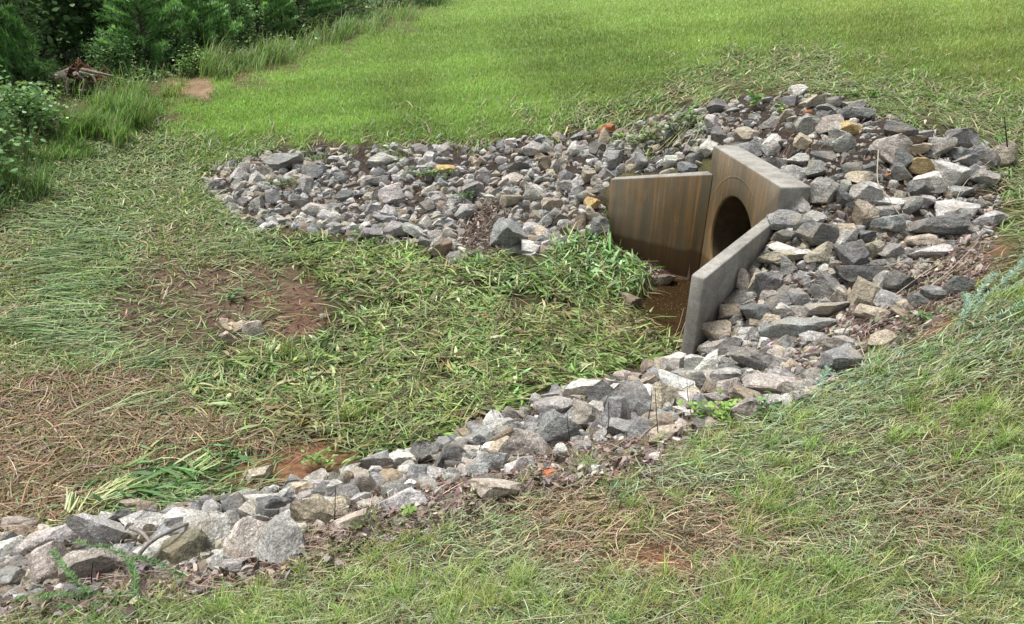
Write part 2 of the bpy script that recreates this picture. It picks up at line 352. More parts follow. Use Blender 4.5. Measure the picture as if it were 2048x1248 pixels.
# ---------------------------------------------------------------- zones of the ground, outlined on the photograph
Z = {
 'lawn': [(960,-60),(2600,-60),(2600,210),(2048,200),(1850,165),(1700,125),(1560,110),(1430,140),(1250,205),(1000,262),(800,280),(600,288),(420,312),(330,300),(290,262),(400,205),(450,185),(560,140),(650,100),(780,40),(900,0)],
 'mown': [(280,270),(420,310),(600,288),(1000,260),(1250,205),(1430,140),(1560,105),(1700,125),(2048,195),(2500,210),(2500,560),(2048,480),(2010,280),(1790,230),(1580,170),(1400,205),(1200,250),(960,285),(640,290),(470,315),(400,350),(400,450),(280,420)],
 'path': [(300,190),(420,175),(560,120),(640,95),(600,85),(480,110),(340,165)],
 'bare': [(330,170),(360,162),(415,165),(430,178),(400,190),(350,190)],
 'mud': [(150,640),(220,570),(300,520),(520,522),(650,550),(690,650),(650,715),(560,700),(440,745),(330,735),(220,700)],
 'redmud': [(490,600),(600,570),(660,590),(650,690),(560,700),(500,640)],
 'redbank': [(510,460),(560,450),(600,470),(640,490),(560,490)],
 'reeds': [(520,480),(700,485),(900,525),(1050,510),(1100,460),(1205,478),(1262,515),(1330,560),(1260,585),(1250,640),(1330,680),(1362,705),(1290,735),(1100,790),(900,875),(720,930),(640,870),(380,800),(360,750),(560,700),(670,650),(640,560)],
 'reedpile': [(120,1020),(200,950),(330,900),(480,880),(470,940),(440,975),(480,990),(330,1000),(200,1045)],
 'sediment': [(400,930),(480,890),(640,880),(760,890),(700,935),(480,990),(390,985)],
 'straw': [(0,780),(130,760),(330,740),(390,820),(620,870),(480,900),(330,900),(200,960),(110,1040),(-300,1080),(-300,760)],
 'litter': [(-80,1240),(0,1200),(250,1150),(500,1090),(640,1050),(900,950),(1080,915),(1380,850),(1400,880),(1330,935),(1000,1000),(760,1080),(500,1170),(250,1215),(60,1240)],
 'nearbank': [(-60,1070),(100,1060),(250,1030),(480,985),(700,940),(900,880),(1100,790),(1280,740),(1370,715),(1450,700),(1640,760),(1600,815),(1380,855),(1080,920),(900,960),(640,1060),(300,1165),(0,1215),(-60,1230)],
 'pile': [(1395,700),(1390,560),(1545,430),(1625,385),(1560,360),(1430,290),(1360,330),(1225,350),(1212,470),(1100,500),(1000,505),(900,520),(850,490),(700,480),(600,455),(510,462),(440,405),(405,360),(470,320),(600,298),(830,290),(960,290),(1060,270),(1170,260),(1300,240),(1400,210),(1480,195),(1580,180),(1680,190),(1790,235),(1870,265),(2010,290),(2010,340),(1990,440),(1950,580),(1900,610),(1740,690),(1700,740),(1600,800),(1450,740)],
 'apron': [(1190,462),(1240,465),(1400,550),(1470,590),(1290,572),(1245,545)],
 'redsoil': [(1250,1110),(1330,1070),(1420,1100),(1380,1180),(1270,1180)],
 'redslope': [(1830,640),(1960,520),(2010,480),(2020,520),(1900,660),(1800,700)],
 'weedslope': [(1560,830),(1700,750),(1900,650),(2100,560),(2100,660),(1900,760),(1700,850)],
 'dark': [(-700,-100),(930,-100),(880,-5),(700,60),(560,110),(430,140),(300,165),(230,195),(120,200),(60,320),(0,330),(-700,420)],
 'forewet': [(600,1020),(1000,1000),(1400,960),(1700,1050),(1500,1248),(900,1248)],
}
_nz = [(rng.normal(size=2), rng.uniform(0, 6.28)) for _ in range(10)]
def patch(px, py, sc):
    o = 0
    for k, p in _nz: o = o+np.sin(px/sc*k[0]+py/sc*1.6*k[1]+p)
    return o/3.2
def zone(name, px, py, jit=0.0):
    if jit:
        w1, w2 = patch(px, py, 32), patch(px+500, py+300, 17); px = px+w1*jit*1.1+w2*jit*.6; py = py+w2*jit*.8
    if jit: px = px+rng.normal(0, jit, np.shape(px)); py = py+rng.normal(0, jit*.6, np.shape(py))
    return inpoly(px, py, Z[name])
def soft(name, px, py, jit, k=6):
    return sum(zone(name, px, py, jit).astype(float) for _ in range(k))/k

# ---------------------------------------------------------------- the ground as one sheet
def axis(a, b, step, lo, hi, grow=1.13):
    m = list(np.arange(a, b+1e-6, step)); x, d = b, step
    while x < hi: d *= grow; x += d; m.append(x)
    x, d = a, step
    while x > lo: d *= grow; x -= d; m.insert(0, x)
    return np.array(m)
ax = axis(-7.5, 5.2, .05, -170, 170); ay = axis(.4, 11.5, .05, -70, 190)
TX, TY = np.meshgrid(ax, ay); TZ = raw_h(TX, TY)
def build_ground():
    ny, nx = TX.shape; V = np.c_[TX.ravel(), TY.ravel(), TZ.ravel()]
    i = np.arange(nx-1)[None]; j = np.arange(ny-1)[:, None]; a = (j*nx+i).ravel(); F = np.c_[a, a+1, a+nx+1, a+nx]
    c = V[F].mean(1); s, o = hw_local(c[:, 0], c[:, 1])
    keep = ~((o > -.24) & (o < -.02) & (np.abs(s) < HW_W/2-.03)); F = F[keep]     # the wall and pipe mouth stand here
    px, py, w = proj(V); vis = (w > .3) & (px > -700) & (px < 2750) & (py < 1900)
    px = np.where(vis, px, -5000); py = np.where(vis, py, -5000)
    base = np.repeat(np.array([[.105, .10, .045]]), len(V), 0)
    def lay(name, col, jit, amt=1.0):
        nonlocal base
        k = (soft(name, px, py, jit)*amt)[:, None]; base = base*(1-k)+np.array(col)*k
    lay('lawn', (.16, .235, .06), 24); lay('mown', (.13, .13, .055), 16); lay('path', (.19, .13, .07), 12, .8); lay('bare', (.32, .225, .14), 9)
    lay('straw', (.13, .09, .05), 22); lay('mud', (.140, .096, .066), 20); lay('redmud', (.165, .098, .066), 18); lay('redbank', (.16, .075, .045), 8)
    lay('reeds', (.055, .055, .025), 14); lay('sediment', (.25, .135, .075), 10); lay('litter', (.12, .085, .065), 12)
    lay('nearbank', (.085, .065, .05), 9); lay('pile', (.058, .044, .035), 9); lay('apron', (.10, .06, .045), 6); lay('redsoil', (.27, .135, .075), 25); lay('redslope', (.24, .12, .07), 16)  # pile: dark litter soil, darkened further to stand in for crevice shade
    lay('dark', (.03, .035, .02), 10)  # wood floor, with the shade under the trees put into its colour
    fore = vis & (py > 800) & ~inpoly(px, py, Z['nearbank']) & ~inpoly(px, py, Z['litter']) & (py > 1240-.26*px)
    k = np.where(fore, .75, 0)[:, None]; rs = (soft('redsoil', px, py, 25))[:, None]; base = base*(1-k*(1-rs))+np.array((.125, .09, .055))*k*(1-rs)
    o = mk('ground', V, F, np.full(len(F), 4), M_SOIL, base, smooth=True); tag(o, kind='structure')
build_ground()
q = np.array(_pw); cxy = q.mean(0); q = cxy+(q-cxy)*1.35
g = bpy.data.meshes.new('water'); g.from_pydata([(a, b, -.2) for a, b in q], [], [list(range(len(q)))]); g.materials.append(M_WATER)
wob_ = bpy.data.objects.new('water', g); COL.objects.link(wob_); tag(wob_, kind='structure')

# ---------------------------------------------------------------- the culvert: headwall, two wing walls, pipe
culvert = empty('concrete_culvert', tuple(hw(0, 0, 0)))
tag(culvert, 'rust stained concrete culvert headwall with two wing walls round a pipe opening', 'culvert')
OFF = hw(0, 0, 0)
def add_bevel(o, w=.012, lim=40):
    b = o.modifiers.new('edge', 'BEVEL'); b.width = w; b.segments = 2; b.limit_method = 'ANGLE'; b.angle_limit = math.radians(lim)
def build_headwall():
    zb = -.5; hs = HW_W/2; n = 72; cor = [math.atan2(z-HW_ZC, s) for s, z in ((hs, HW_T), (-hs, HW_T), (-hs, zb), (hs, zb))]
    an = sorted([2*PI*k/n-PI for k in range(n)]+cor); V = []; F = []; mi = []; m = len(an)
    def rect(a):
        c, s = math.cos(a), math.sin(a); k = min((hs/abs(c)) if abs(c) > 1e-9 else 1e9, ((HW_T-HW_ZC) if s > 0 else (HW_ZC-zb))/abs(s) if abs(s) > 1e-9 else 1e9); return c*k, HW_ZC+s*k
    for o_ in (0, -HW_TK):
        for a in an:
            V.append(hw(HW_R*math.cos(a), o_, HW_ZC+HW_R*math.sin(a)))
        for a in an: s, z = rect(a); V.append(hw(s, o_, z))
    for k in range(m):
        l = (k+1) % m
        F.append((k, l, m+l, m+k)); mi.append(1); F.append((2*m+k, 3*m+k, 3*m+l, 2*m+l)); mi.append(0)
        F.append((m+k, m+l, 3*m+l, 3*m+k)); mi.append(0); F.append((k, 2*m+k, 2*m+l, l)); mi.append(1)
    o = mk('headwall', np.array(V)-OFF, F, np.full(len(F), 4), [M_CON, M_STAIN], parent=culvert, midx=mi); add_bevel(o, .014, 50)
    bm = bmesh.new(); bm.from_mesh(o.data); bmesh.ops.recalc_face_normals(bm, faces=bm.faces); bm.to_mesh(o.data); bm.free()
    # mortar collar round the pipe, standing a few millimetres proud
    g = Geo(); A = np.linspace(-.25, PI+.25, 60); prof = [(1.36, .0), (1.375, .0016), (1.39, .0016), (1.405, .0)]
    V = np.array([hw(HW_R*r*math.cos(a), o_+.001, HW_ZC+HW_R*r*math.sin(a)) for a in A for r, o_ in prof]); k = len(prof)
    g.add(V, [(i*k+j, i*k+j+1, (i+1)*k+j+1, (i+1)*k+j) for i in range(len(A)-1) for j in range(k-1)]); g.make('joint_ring', M_STAIN, culvert, True, OFF)
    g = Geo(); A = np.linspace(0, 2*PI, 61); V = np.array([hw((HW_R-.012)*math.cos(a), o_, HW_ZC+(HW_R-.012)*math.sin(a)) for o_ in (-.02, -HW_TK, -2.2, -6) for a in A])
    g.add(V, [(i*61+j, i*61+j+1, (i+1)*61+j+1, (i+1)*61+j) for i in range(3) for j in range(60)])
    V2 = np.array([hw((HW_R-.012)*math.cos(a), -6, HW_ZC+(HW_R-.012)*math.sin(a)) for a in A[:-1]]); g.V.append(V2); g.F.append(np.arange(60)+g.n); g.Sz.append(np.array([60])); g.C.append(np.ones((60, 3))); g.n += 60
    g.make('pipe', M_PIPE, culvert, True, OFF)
build_headwall()
def build_wing(sg):
    d = np.array([math.sin(FL)*sg, math.cos(FL)]); nrm = np.array([math.cos(FL)*sg, -math.sin(FL)])      # along the wing and outward, in (s, o)
    a = np.array([sg*WA, .002]); b = a+d*WL; zb = -.5; V = []
    for p, z in ((a, ZJ), (b, ZE)):
        for off in (0, WT):
            r = p+nrm*off
            if p is a and off: r = a+nrm*off-d*(WT*math.tan(FL))*.0; r = r+d*max(0, (.002-r[1])/d[1])
            V += [hw(r[0], r[1], zb), hw(r[0], r[1], z)]
    F = [(0, 1, 5, 4), (2, 6, 7, 3), (1, 3, 7, 5), (4, 5, 7, 6), (0, 2, 3, 1), (0, 4, 6, 2)]
    o = mk('wing_wall', np.array(V)-OFF, F, np.full(6, 4), [M_CON, M_STAIN], parent=culvert, midx=[1, 0, 0, 0, 0, 0])
    bm = bmesh.new(); bm.from_mesh(o.data); bmesh.ops.recalc_face_normals(bm, faces=bm.faces); bm.to_mesh(o.data); bm.free(); add_bevel(o, .012, 40)
    o['label'] = 'far wing wall streaked with rust' if sg < 0 else 'near wing wall with pale speckled top'
build_wing(-1); build_wing(1)
# ---------------------------------------------------------------- stones
PALC = {'g': (.235, .235, .23), 'd': (.14, .142, .143), 'l': (.375, .373, .365), 'b': (.215, .223, .228), 't': (.33, .295, .235), 'p': (.335, .305, .28), 'o': (.36, .15, .07), 'y': (.37, .27, .125), 'w': (.47, .46, .44), 'n': (.20, .165, .13), 'm': (.20, .185, .135)}
WORDC = {'g': 'grey', 'd': 'dark grey', 'l': 'light grey', 'b': 'bluish grey', 't': 'tan', 'p': 'pinkish buff', 'o': 'rusty orange', 'y': 'ochre', 'w': 'whitish', 'n': 'brown', 'm': 'mossy brown'}
# outlines read off the photograph: centre x, y, width, height, tilt, colour - each block in the pixels of one enlarged crop (left, top, scale)
LISTS = [
((1380,160,3.066), "660 75 90 65 0 w;600 140 90 60 0 d;750 145 130 55 25 t;838 105 60 45 0 l;880 150 70 70 0 d;840 185 100 55 -5 g;720 200 55 35 0 o;475 130 80 55 0 g;365 118 70 45 0 b;275 140 60 50 0 t;180 165 120 70 0 d;255 190 95 50 10 g;160 220 110 40 0 g;400 230 100 45 15 d;365 275 80 60 0 d;495 260 100 55 0 g;610 220 90 55 0 t;725 290 130 100 -10 l;825 240 90 70 0 g;860 280 130 90 20 p;900 315 80 80 45 l;980 300 110 70 0 y;1010 155 100 50 0 g;1010 210 180 80 10 d;1090 300 90 40 0 b;1280 240 100 40 20 d;1290 320 150 85 -10 d;1390 340 140 45 0 b;1370 380 130 50 10 n;1670 365 170 95 -20 g;1545 410 120 80 0 g;1220 425 180 140 -10 p;1400 425 110 50 0 t;1640 455 100 60 0 d;1750 440 110 60 0 g;1890 460 140 130 -15 t;1820 490 110 80 0 d;1680 500 120 60 10 b;1410 540 160 90 -15 y;1570 570 190 120 -30 l;1470 635 150 110 10 w;1280 500 130 90 35 d;1290 565 110 80 0 d;1720 570 110 80 0 d;1790 600 140 80 0 g;1660 680 110 70 20 g;1400 670 170 90 10 d;1080 690 150 95 0 l;1035 605 130 65 0 t;985 550 100 70 0 d;1090 545 90 70 0 d;800 545 105 130 80 g;690 500 150 70 -5 l;830 470 140 60 -20 d;640 590 150 90 -10 l;815 690 140 130 0 g;930 730 110 80 -20 d;905 610 80 50 0 d;960 660 80 70 0 g;370 440 165 90 5 b;300 410 110 60 0 d;520 410 110 110 40 l;360 335 140 75 10 t;440 495 70 50 0 t;515 520 130 75 5 g;705 390 110 60 -30 t;740 355 60 50 0 w;950 400 100 90 20 l;880 400 70 60 -40 g;580 390 80 60 0 g;110 425 110 75 80 w;185 340 90 80 0 d;240 375 80 45 0 w;110 300 70 45 0 l;55 200 70 50 0 l;40 235 70 40 0 g;150 265 90 50 -20 l;260 250 70 50 0 g;660 770 95 100 30 l;730 750 45 55 0 g;580 870 170 105 0 g;745 850 130 70 0 l;700 905 110 70 30 g;905 785 60 50 0 p;1060 830 130 110 60 t;1210 755 170 50 -5 l;1195 810 130 60 0 g;1345 775 130 80 20 g;1440 740 90 55 0 l;780 955 190 130 10 d;950 980 120 90 0 l;940 915 110 50 0 t;1065 970 100 80 -20 d;1215 885 150 100 -10 b;1510 910 280 110 5 d;1630 800 190 90 -5 l;1650 890 120 60 0 g;1830 860 160 75 10 l;1410 985 150 60 0 t;450 990 150 70 5 b;600 960 110 60 0 d"),
((1380,440,3.066), "225 380 130 130 10 w;315 275 60 60 0 w;335 375 120 95 80 p;415 370 150 60 55 t;290 470 150 100 -15 d;485 390 150 120 30 d;575 290 90 80 -40 g;395 265 80 60 15 d;545 235 210 70 0 t;600 185 200 60 -10 w;705 220 80 60 45 t;800 215 150 100 15 t;905 220 80 60 0 d;1000 225 140 140 20 d;1120 180 110 80 0 t;1225 200 120 80 0 g;1040 340 270 130 -5 d;835 430 150 150 25 g;1050 480 180 130 55 t;1180 390 110 110 0 l;1280 395 130 100 -30 d;1210 490 200 90 0 g;1625 420 170 110 0 d;1630 490 95 40 -5 n;1495 465 120 90 0 d;1400 500 100 80 0 d;1310 525 90 60 30 t;1310 580 120 50 -15 n;1130 580 170 70 -20 t;920 470 110 100 0 p;675 490 120 80 -10 b;560 500 190 90 20 d;480 480 80 70 0 p;575 545 140 55 5 w;650 560 90 60 0 g;830 560 220 80 5 p;420 580 180 100 0 d;140 580 75 60 0 t;255 560 130 70 5 t;175 680 180 120 -35 t;350 690 140 55 15 l;460 620 140 80 5 t;660 655 400 110 10 b;310 740 90 60 0 l;395 745 70 50 0 g;470 760 90 60 0 w;590 760 150 80 0 g;760 720 130 70 20 l;190 800 190 110 0 g;430 860 340 120 -28 d;510 840 100 70 0 p;100 910 170 120 20 w;930 860 200 140 10 b;930 770 180 90 -10 p;1180 740 140 90 20 t;1360 715 110 40 15 t;220 960 150 80 0 g;520 1000 260 90 0 p;1470 200 200 60 10 l"),
((950,680,2.926), "1150 165 170 110 20 w;1340 160 180 90 -10 l;1230 210 150 60 0 g;1180 260 200 80 -20 l;1110 370 190 110 85 t;1090 490 180 80 5 n;1260 360 200 80 -10 w;1400 340 130 50 10 g;1470 290 150 90 25 p;1610 350 180 90 -30 n;1730 270 290 120 -5 p;730 325 180 110 20 d;640 300 220 110 15 w;910 330 170 140 -10 g;820 265 100 60 0 l;850 210 100 50 0 p;930 225 90 50 0 p;1020 250 90 50 15 t;670 450 170 150 0 p;820 430 150 140 0 b;490 520 230 190 15 d;470 400 200 100 10 l;600 560 120 60 20 g;740 550 80 70 80 l;880 530 180 100 -20 g;1120 545 170 70 15 t;300 620 230 120 -15 p;150 590 150 70 25 n;110 650 130 80 10 w;330 560 120 80 0 g;230 520 150 70 0 l;80 540 150 60 20 l;510 660 90 80 80 w;240 750 130 60 20 w;60 830 130 60 0 d;120 880 240 110 5 p;1240 430 80 50 0 w"),
((450,820,3.413), "1380 300 200 110 0 d;1560 330 180 130 -15 d;1740 170 150 80 10 b;1200 340 200 110 15 w;1040 380 170 120 25 g;1150 460 170 100 15 n;1330 450 150 110 0 b;1450 450 110 90 0 l;1550 440 90 70 0 b;1600 260 100 90 0 g;1650 215 130 50 -5 p;1690 290 90 90 80 w;1230 620 270 120 10 l;1210 560 170 60 25 d;1260 515 140 60 10 w;970 540 170 130 -35 p;1030 500 120 100 -50 b;860 490 90 100 0 n;745 470 130 70 20 d;610 490 150 90 25 p;650 570 120 110 20 d;840 590 130 130 30 b;740 560 100 120 0 l;540 560 150 100 0 t;640 640 190 60 0 w;600 720 230 160 10 m;860 780 260 110 15 p;1000 645 160 60 10 p;815 690 90 60 20 w;180 700 170 130 0 p;350 670 200 130 10 d;80 650 150 120 10 d;250 620 200 80 10 l;430 590 140 80 0 l;310 555 100 50 0 d;150 900 280 230 85 p;380 900 300 290 0 l;230 440 160 70 10 t;60 1080 130 100 0 g;40 750 120 100 0 g"),
((0,980,4.551), "1870 410 360 330 0 l;1650 560 400 290 10 m;1430 560 270 170 35 l;1610 400 150 150 0 g;1300 300 300 160 10 l;1110 270 170 150 60 b;1180 370 170 130 30 d;1660 240 300 130 10 w;430 460 470 200 10 l;930 400 560 220 -20 l;880 700 560 260 5 p;430 720 430 300 75 p;70 580 240 180 20 w;130 690 260 130 10 d;90 830 260 190 10 b;200 330 250 110 5 p;1190 140 160 90 0 t;1700 160 250 60 -5 t;1350 400 130 120 -30 t;780 590 260 120 15 g;1990 680 200 130 -20 l;480 850 150 90 30 p;620 900 200 100 10 w"),
((800,250,4.305), "925 970 260 250 30 b;1120 1050 140 110 0 w;165 215 130 75 -15 b;390 220 110 100 50 l;510 200 70 60 0 t;570 220 90 80 0 d;660 270 70 55 0 n;790 200 80 75 0 d;865 190 100 90 -40 b;950 200 100 80 0 l;1145 210 150 100 -20 l;1160 135 80 70 0 d;1245 125 100 70 0 l;1275 210 130 80 -10 l;1390 120 100 80 0 d;1500 110 130 60 20 b;1590 85 90 80 20 l;1780 45 130 80 30 o;1490 205 120 80 25 l;1580 200 100 80 -40 g;1690 200 110 100 -40 d;1240 340 120 90 70 n;1030 300 110 70 0 l;900 300 100 50 0 t;1010 370 140 90 -15 d;965 465 150 85 0 p;730 465 110 100 -30 l;820 430 90 90 0 t;830 510 80 80 40 t;760 560 110 80 0 p;630 560 150 110 0 g;880 570 90 80 0 d;980 580 100 80 70 b;1150 600 170 120 -35 w;1260 470 110 70 0 b;1430 450 110 100 50 b;1430 530 120 80 0 g;1530 510 130 90 70 l;1620 450 110 90 80 t;1720 495 130 70 -15 p;1690 570 170 50 5 n;1270 580 100 50 0 w;1380 620 90 70 0 g;1310 690 150 90 0 t;1510 690 100 90 20 t;1650 690 120 90 -20 y;1740 705 70 50 0 w;1420 735 110 50 5 w;950 665 160 90 0 t;750 665 90 70 30 t;520 640 110 60 -5 t;390 640 100 60 0 t;310 655 120 90 -25 b;520 690 100 60 0 p;230 700 120 90 0 d;425 690 140 60 5 d;180 730 100 60 0 w;310 775 100 70 0 l;190 850 100 90 -50 t;550 765 130 80 0 b;450 740 100 70 0 l;440 890 110 90 -30 b;140 920 220 70 -25 l;820 820 90 90 0 g;870 770 80 60 80 g;970 800 100 80 -20 l;360 950 110 70 0 o;370 1080 170 110 40 n;450 1090 110 60 -60 n;690 1070 90 60 0 p;1290 810 100 80 0 d;1400 810 120 80 10 d;1190 790 120 80 0 t;1560 830 120 110 0 n;1640 790 120 110 -30 t;1720 880 130 140 0 d;1180 990 150 80 -20 d;1350 950 100 70 0 g;1200 880 120 60 0 t;400 385 160 60 0 y;100 430 110 80 0 l;170 410 70 60 80 l;110 575 120 60 0 t;270 350 120 70 0 l;310 310 60 70 0 w;235 300 110 100 0 l;380 300 60 50 0 w;50 240 110 70 0 l;150 280 80 60 0 t;30 310 80 70 0 w;1460 310 90 80 40 g;1680 340 100 90 0 d;1780 430 120 90 0 g;1800 310 60 70 0 n;1850 320 160 110 85 g;1620 120 70 70 0 t"),
((1140,180,5.689), "820 840 180 140 80 b;920 880 140 110 20 d;690 890 150 100 5 t;1040 860 120 90 60 b;1150 820 150 130 20 l;1050 790 130 60 10 g;1105 930 180 70 10 t;1330 895 180 110 0 b;1470 850 140 90 -20 t;1420 780 170 110 30 d;1250 750 110 110 30 l;1340 690 120 120 60 g;1440 670 140 80 0 l;1430 600 170 70 0 g;660 680 110 100 60 t;730 760 80 70 0 w;790 440 130 80 0 p;890 445 90 80 0 p;1030 300 120 60 15 n;1110 310 70 50 0 p;940 390 110 90 0 n;1070 410 130 120 80 t;1150 370 80 50 0 p;1200 400 150 60 10 g;390 560 150 130 50 t;570 480 180 90 0 m;740 480 110 70 0 t;770 550 150 110 0 d;330 530 70 60 0 t;1350 500 130 90 10 g;1440 480 100 70 0 p;1530 460 90 60 0 l;1500 240 140 80 0 l;1480 400 120 80 0 l;1640 380 200 110 -30 l;1610 470 100 70 0 l"),
((400,280,4.876), "85 410 130 70 -25 w;190 400 110 60 0 w;160 280 100 90 0 p;200 215 130 60 20 t;300 225 100 50 0 g;480 200 150 80 0 b;560 250 130 80 -5 n;660 230 130 70 -20 l;840 210 320 140 -10 b;930 125 150 60 -10 l;1060 140 150 60 5 b;660 130 110 60 0 g;1300 105 60 60 0 l;1390 105 150 50 -15 g;1400 180 110 90 0 l;1390 230 90 90 -50 l;1780 195 240 110 10 w;1920 210 80 70 80 t;1290 210 120 70 0 g;1150 220 120 50 0 g;1230 265 120 50 5 p;1010 280 70 70 0 w;930 305 80 50 0 w;680 290 170 80 20 p;780 280 110 60 -30 p;380 330 130 110 70 l;400 260 80 50 0 p;270 290 80 60 0 p;560 380 140 110 20 l;600 460 100 90 0 w;700 360 100 100 0 g;720 560 130 120 0 b;860 540 90 90 0 b;975 530 110 90 50 b;1050 450 170 110 85 g;1100 310 200 110 -10 b;1215 375 70 60 0 p;1300 390 80 60 0 w;1420 385 90 70 80 t;1500 390 70 60 0 w;1490 470 200 60 15 p;1250 520 120 90 0 w;1700 310 110 100 0 l;1790 270 80 70 0 p;1870 280 90 80 0 g;1800 345 80 60 0 p;1330 310 120 70 0 l;1420 330 70 60 0 b;1590 400 100 50 0 l;1740 400 200 80 0 d;1910 340 70 60 0 l;1870 550 180 170 -60 l;1740 560 130 100 -40 d;1620 510 110 60 0 w;1620 580 90 60 0 g;1400 550 140 90 10 d;1490 530 70 80 0 g;1420 605 110 90 30 l;1350 470 90 70 0 t;1500 650 110 80 0 p;1120 680 190 110 20 l;990 640 200 80 0 g;860 690 150 80 -20 l;1000 730 120 60 0 d;1250 650 90 90 30 d;1310 700 110 95 -60 o;1240 740 150 90 0 l;1075 800 100 75 85 w;1150 800 90 70 0 g;1280 810 160 80 10 l;1180 840 120 60 0 l;850 800 160 70 0 p;700 820 130 80 -20 t;580 800 110 80 0 b;680 730 90 70 0 l;760 700 80 50 0 g;550 640 130 110 20 g;420 640 90 80 0 g;250 580 130 70 5 w;360 540 100 80 60 w;300 640 90 70 0 g;490 540 100 90 0 l;610 550 110 80 0 p;780 610 140 50 5 w;1110 540 90 60 0 w;1140 590 100 60 0 t;1690 700 130 100 0 g;1830 710 130 120 0 l;1800 780 170 80 0 b;1600 740 90 100 0 l;1480 790 110 90 0 l;1600 800 110 60 0 b;1700 920 200 90 -10 g;1630 930 130 90 -55 l;1920 890 200 130 -20 l;1450 870 110 100 80 g;1320 870 140 90 10 g;1200 890 120 50 0 n;1700 640 110 60 0 p;1780 630 90 60 0 t;430 420 90 60 0 w;300 400 90 70 0 p;320 460 80 60 80 p;480 450 90 50 0 p"),
((1050,440,4.457), "690 530 90 80 0 t;680 600 90 60 0 p;850 1090 100 70 0 g;660 1080 110 60 0 t;620 980 140 50 0 t;600 860 100 80 0 g;870 900 140 70 0 g;880 400 120 80 0 m;1020 480 100 90 0 d;1230 540 180 80 0 n;1380 560 130 60 0 n;920 550 80 60 0 t;930 715 180 100 0 n"),
((0,0,1), "457 678 34 22 -20 t;478 655 28 24 0 p;508 662 40 34 0 p;450 645 26 22 0 t;700 605 28 22 0 t;726 632 20 26 0 p;650 633 30 14 0 p;545 735 34 16 10 p;40 1052 60 30 0 p"),
]
stones = []
for (ox, oy, sc), txt in LISTS:
    for e in txt.split(';'):
        v = e.split(); x, y, w, h, a = map(float, v[:5]); f = .9 if sc == 1 else 1.0; stones.append([ox+x/sc, oy+y/sc, f*w/sc, f*h/sc, a, v[5]])
def ico(sub):
    bm = bmesh.new(); bmesh.ops.create_icosphere(bm, subdivisions=sub, radius=1.0)
    V = np.array([v.co for v in bm.verts]); F = np.array([[v.index for v in f.verts] for f in bm.faces]); bm.free(); return V, F
ICO = {k: ico(k) for k in (2, 3, 4)}
def rockshape(r, sub):
    """A broken stone: a sphere cut by random planes into facets with worn edges, then roughened."""
    V, F = ICO[sub]; V = V*1.25
    axes = np.array([(1, 0, 0), (-1, 0, 0), (0, 1, 0), (0, -1, 0), (0, 0, 1), (0, 0, -1)], float)+r.normal(0, .42, (6, 3))
    ex = r.normal(size=(r.integers(7, 13), 3)); N = np.vstack([axes, ex]); N /= np.linalg.norm(N, axis=1, keepdims=True)
    D = np.r_[r.uniform(.48, .78, 6), r.uniform(.58, .92, len(ex))]
    for n, d in zip(N, D):
        k = V@n-d; V = V-np.where(k > 0, k*.99, 0)[:, None]*n
    for f, a in ((2.5, .036), (6.5, .022), (15, .014)):
        for _ in range(4):
            q = r.normal(size=3)*f; ph = r.uniform(0, 6.28); dirn = r.normal(size=3); dirn /= np.linalg.norm(dirn)
            V = V+np.sin(V@q+ph)[:, None]*dirn*a*.7
    lo, hi = V.min(0), V.max(0); return (V-(lo+hi)/2)/((hi-lo)/2), F
def stone_frame(px, py, ang):
    a = math.radians(ang); f = rays(np.array(px), np.array(py)); f = f/np.linalg.norm(f)
    r = RT-f*(RT@f); r /= np.linalg.norm(r); u = np.cross(r, f); u /= np.linalg.norm(u)
    return np.array([r*math.cos(a)+u*math.sin(a), f, -r*math.sin(a)+u*math.cos(a)])      # rows: local x, depth, local z
stones.sort(key=lambda s: -s[2]*s[3])
NSEP = 298
big, small = stones[:NSEP], stones[NSEP:]
# landmarks used to say where a stone lies
LM = [(1430,300,'far headwall corner'),(1600,372,'near headwall end'),(1378,556,'near wing wall tip'),(1545,428,'near wing wall root'),(1214,360,'far wing wall tip'),(1325,345,'far wing wall top'),(1840,336,'golden ochre stone'),(1015,475,'big bluish boulder'),(667,424,'rusty orange rock'),
      (1310,625,'muddy puddle'),(1440,815,'lime green seedling'),(300,1075,'bent grey branch'),(1872,457,'layered dark boulder'),(1595,654,'long banded slab'),(1103,952,'orange clay lump'),(1135,320,'pale dead stems'),(1765,680,'lone tan stone'),(572,323,'dark far bank slab'),(405,360,'far bank tip'),
      (362,1103,'mossy brown boulder'),(1614,226,'bright orange chip'),(893,340,'pale yellow stone'),(886,500,'leaning brown stone'),(1595,185,'whitish crest stone'),(1719,551,'broad dark boulder'),(1683,721,'blue grey boulder'),(470,665,'bare mud patch'),(1910,465,'pile and grass edge'),(1117,860,'dark near bank boulder'),(1040,892,'orange ended buff stone'),(1330,806,'upright tan stone'),(765,320,'long whitish stone'),(862,345,'far bank weed tuft'),(625,1035,'square mossy stone'),(195,1135,'streaked reddish slab'),(1530,720,'tilted dark slab')]
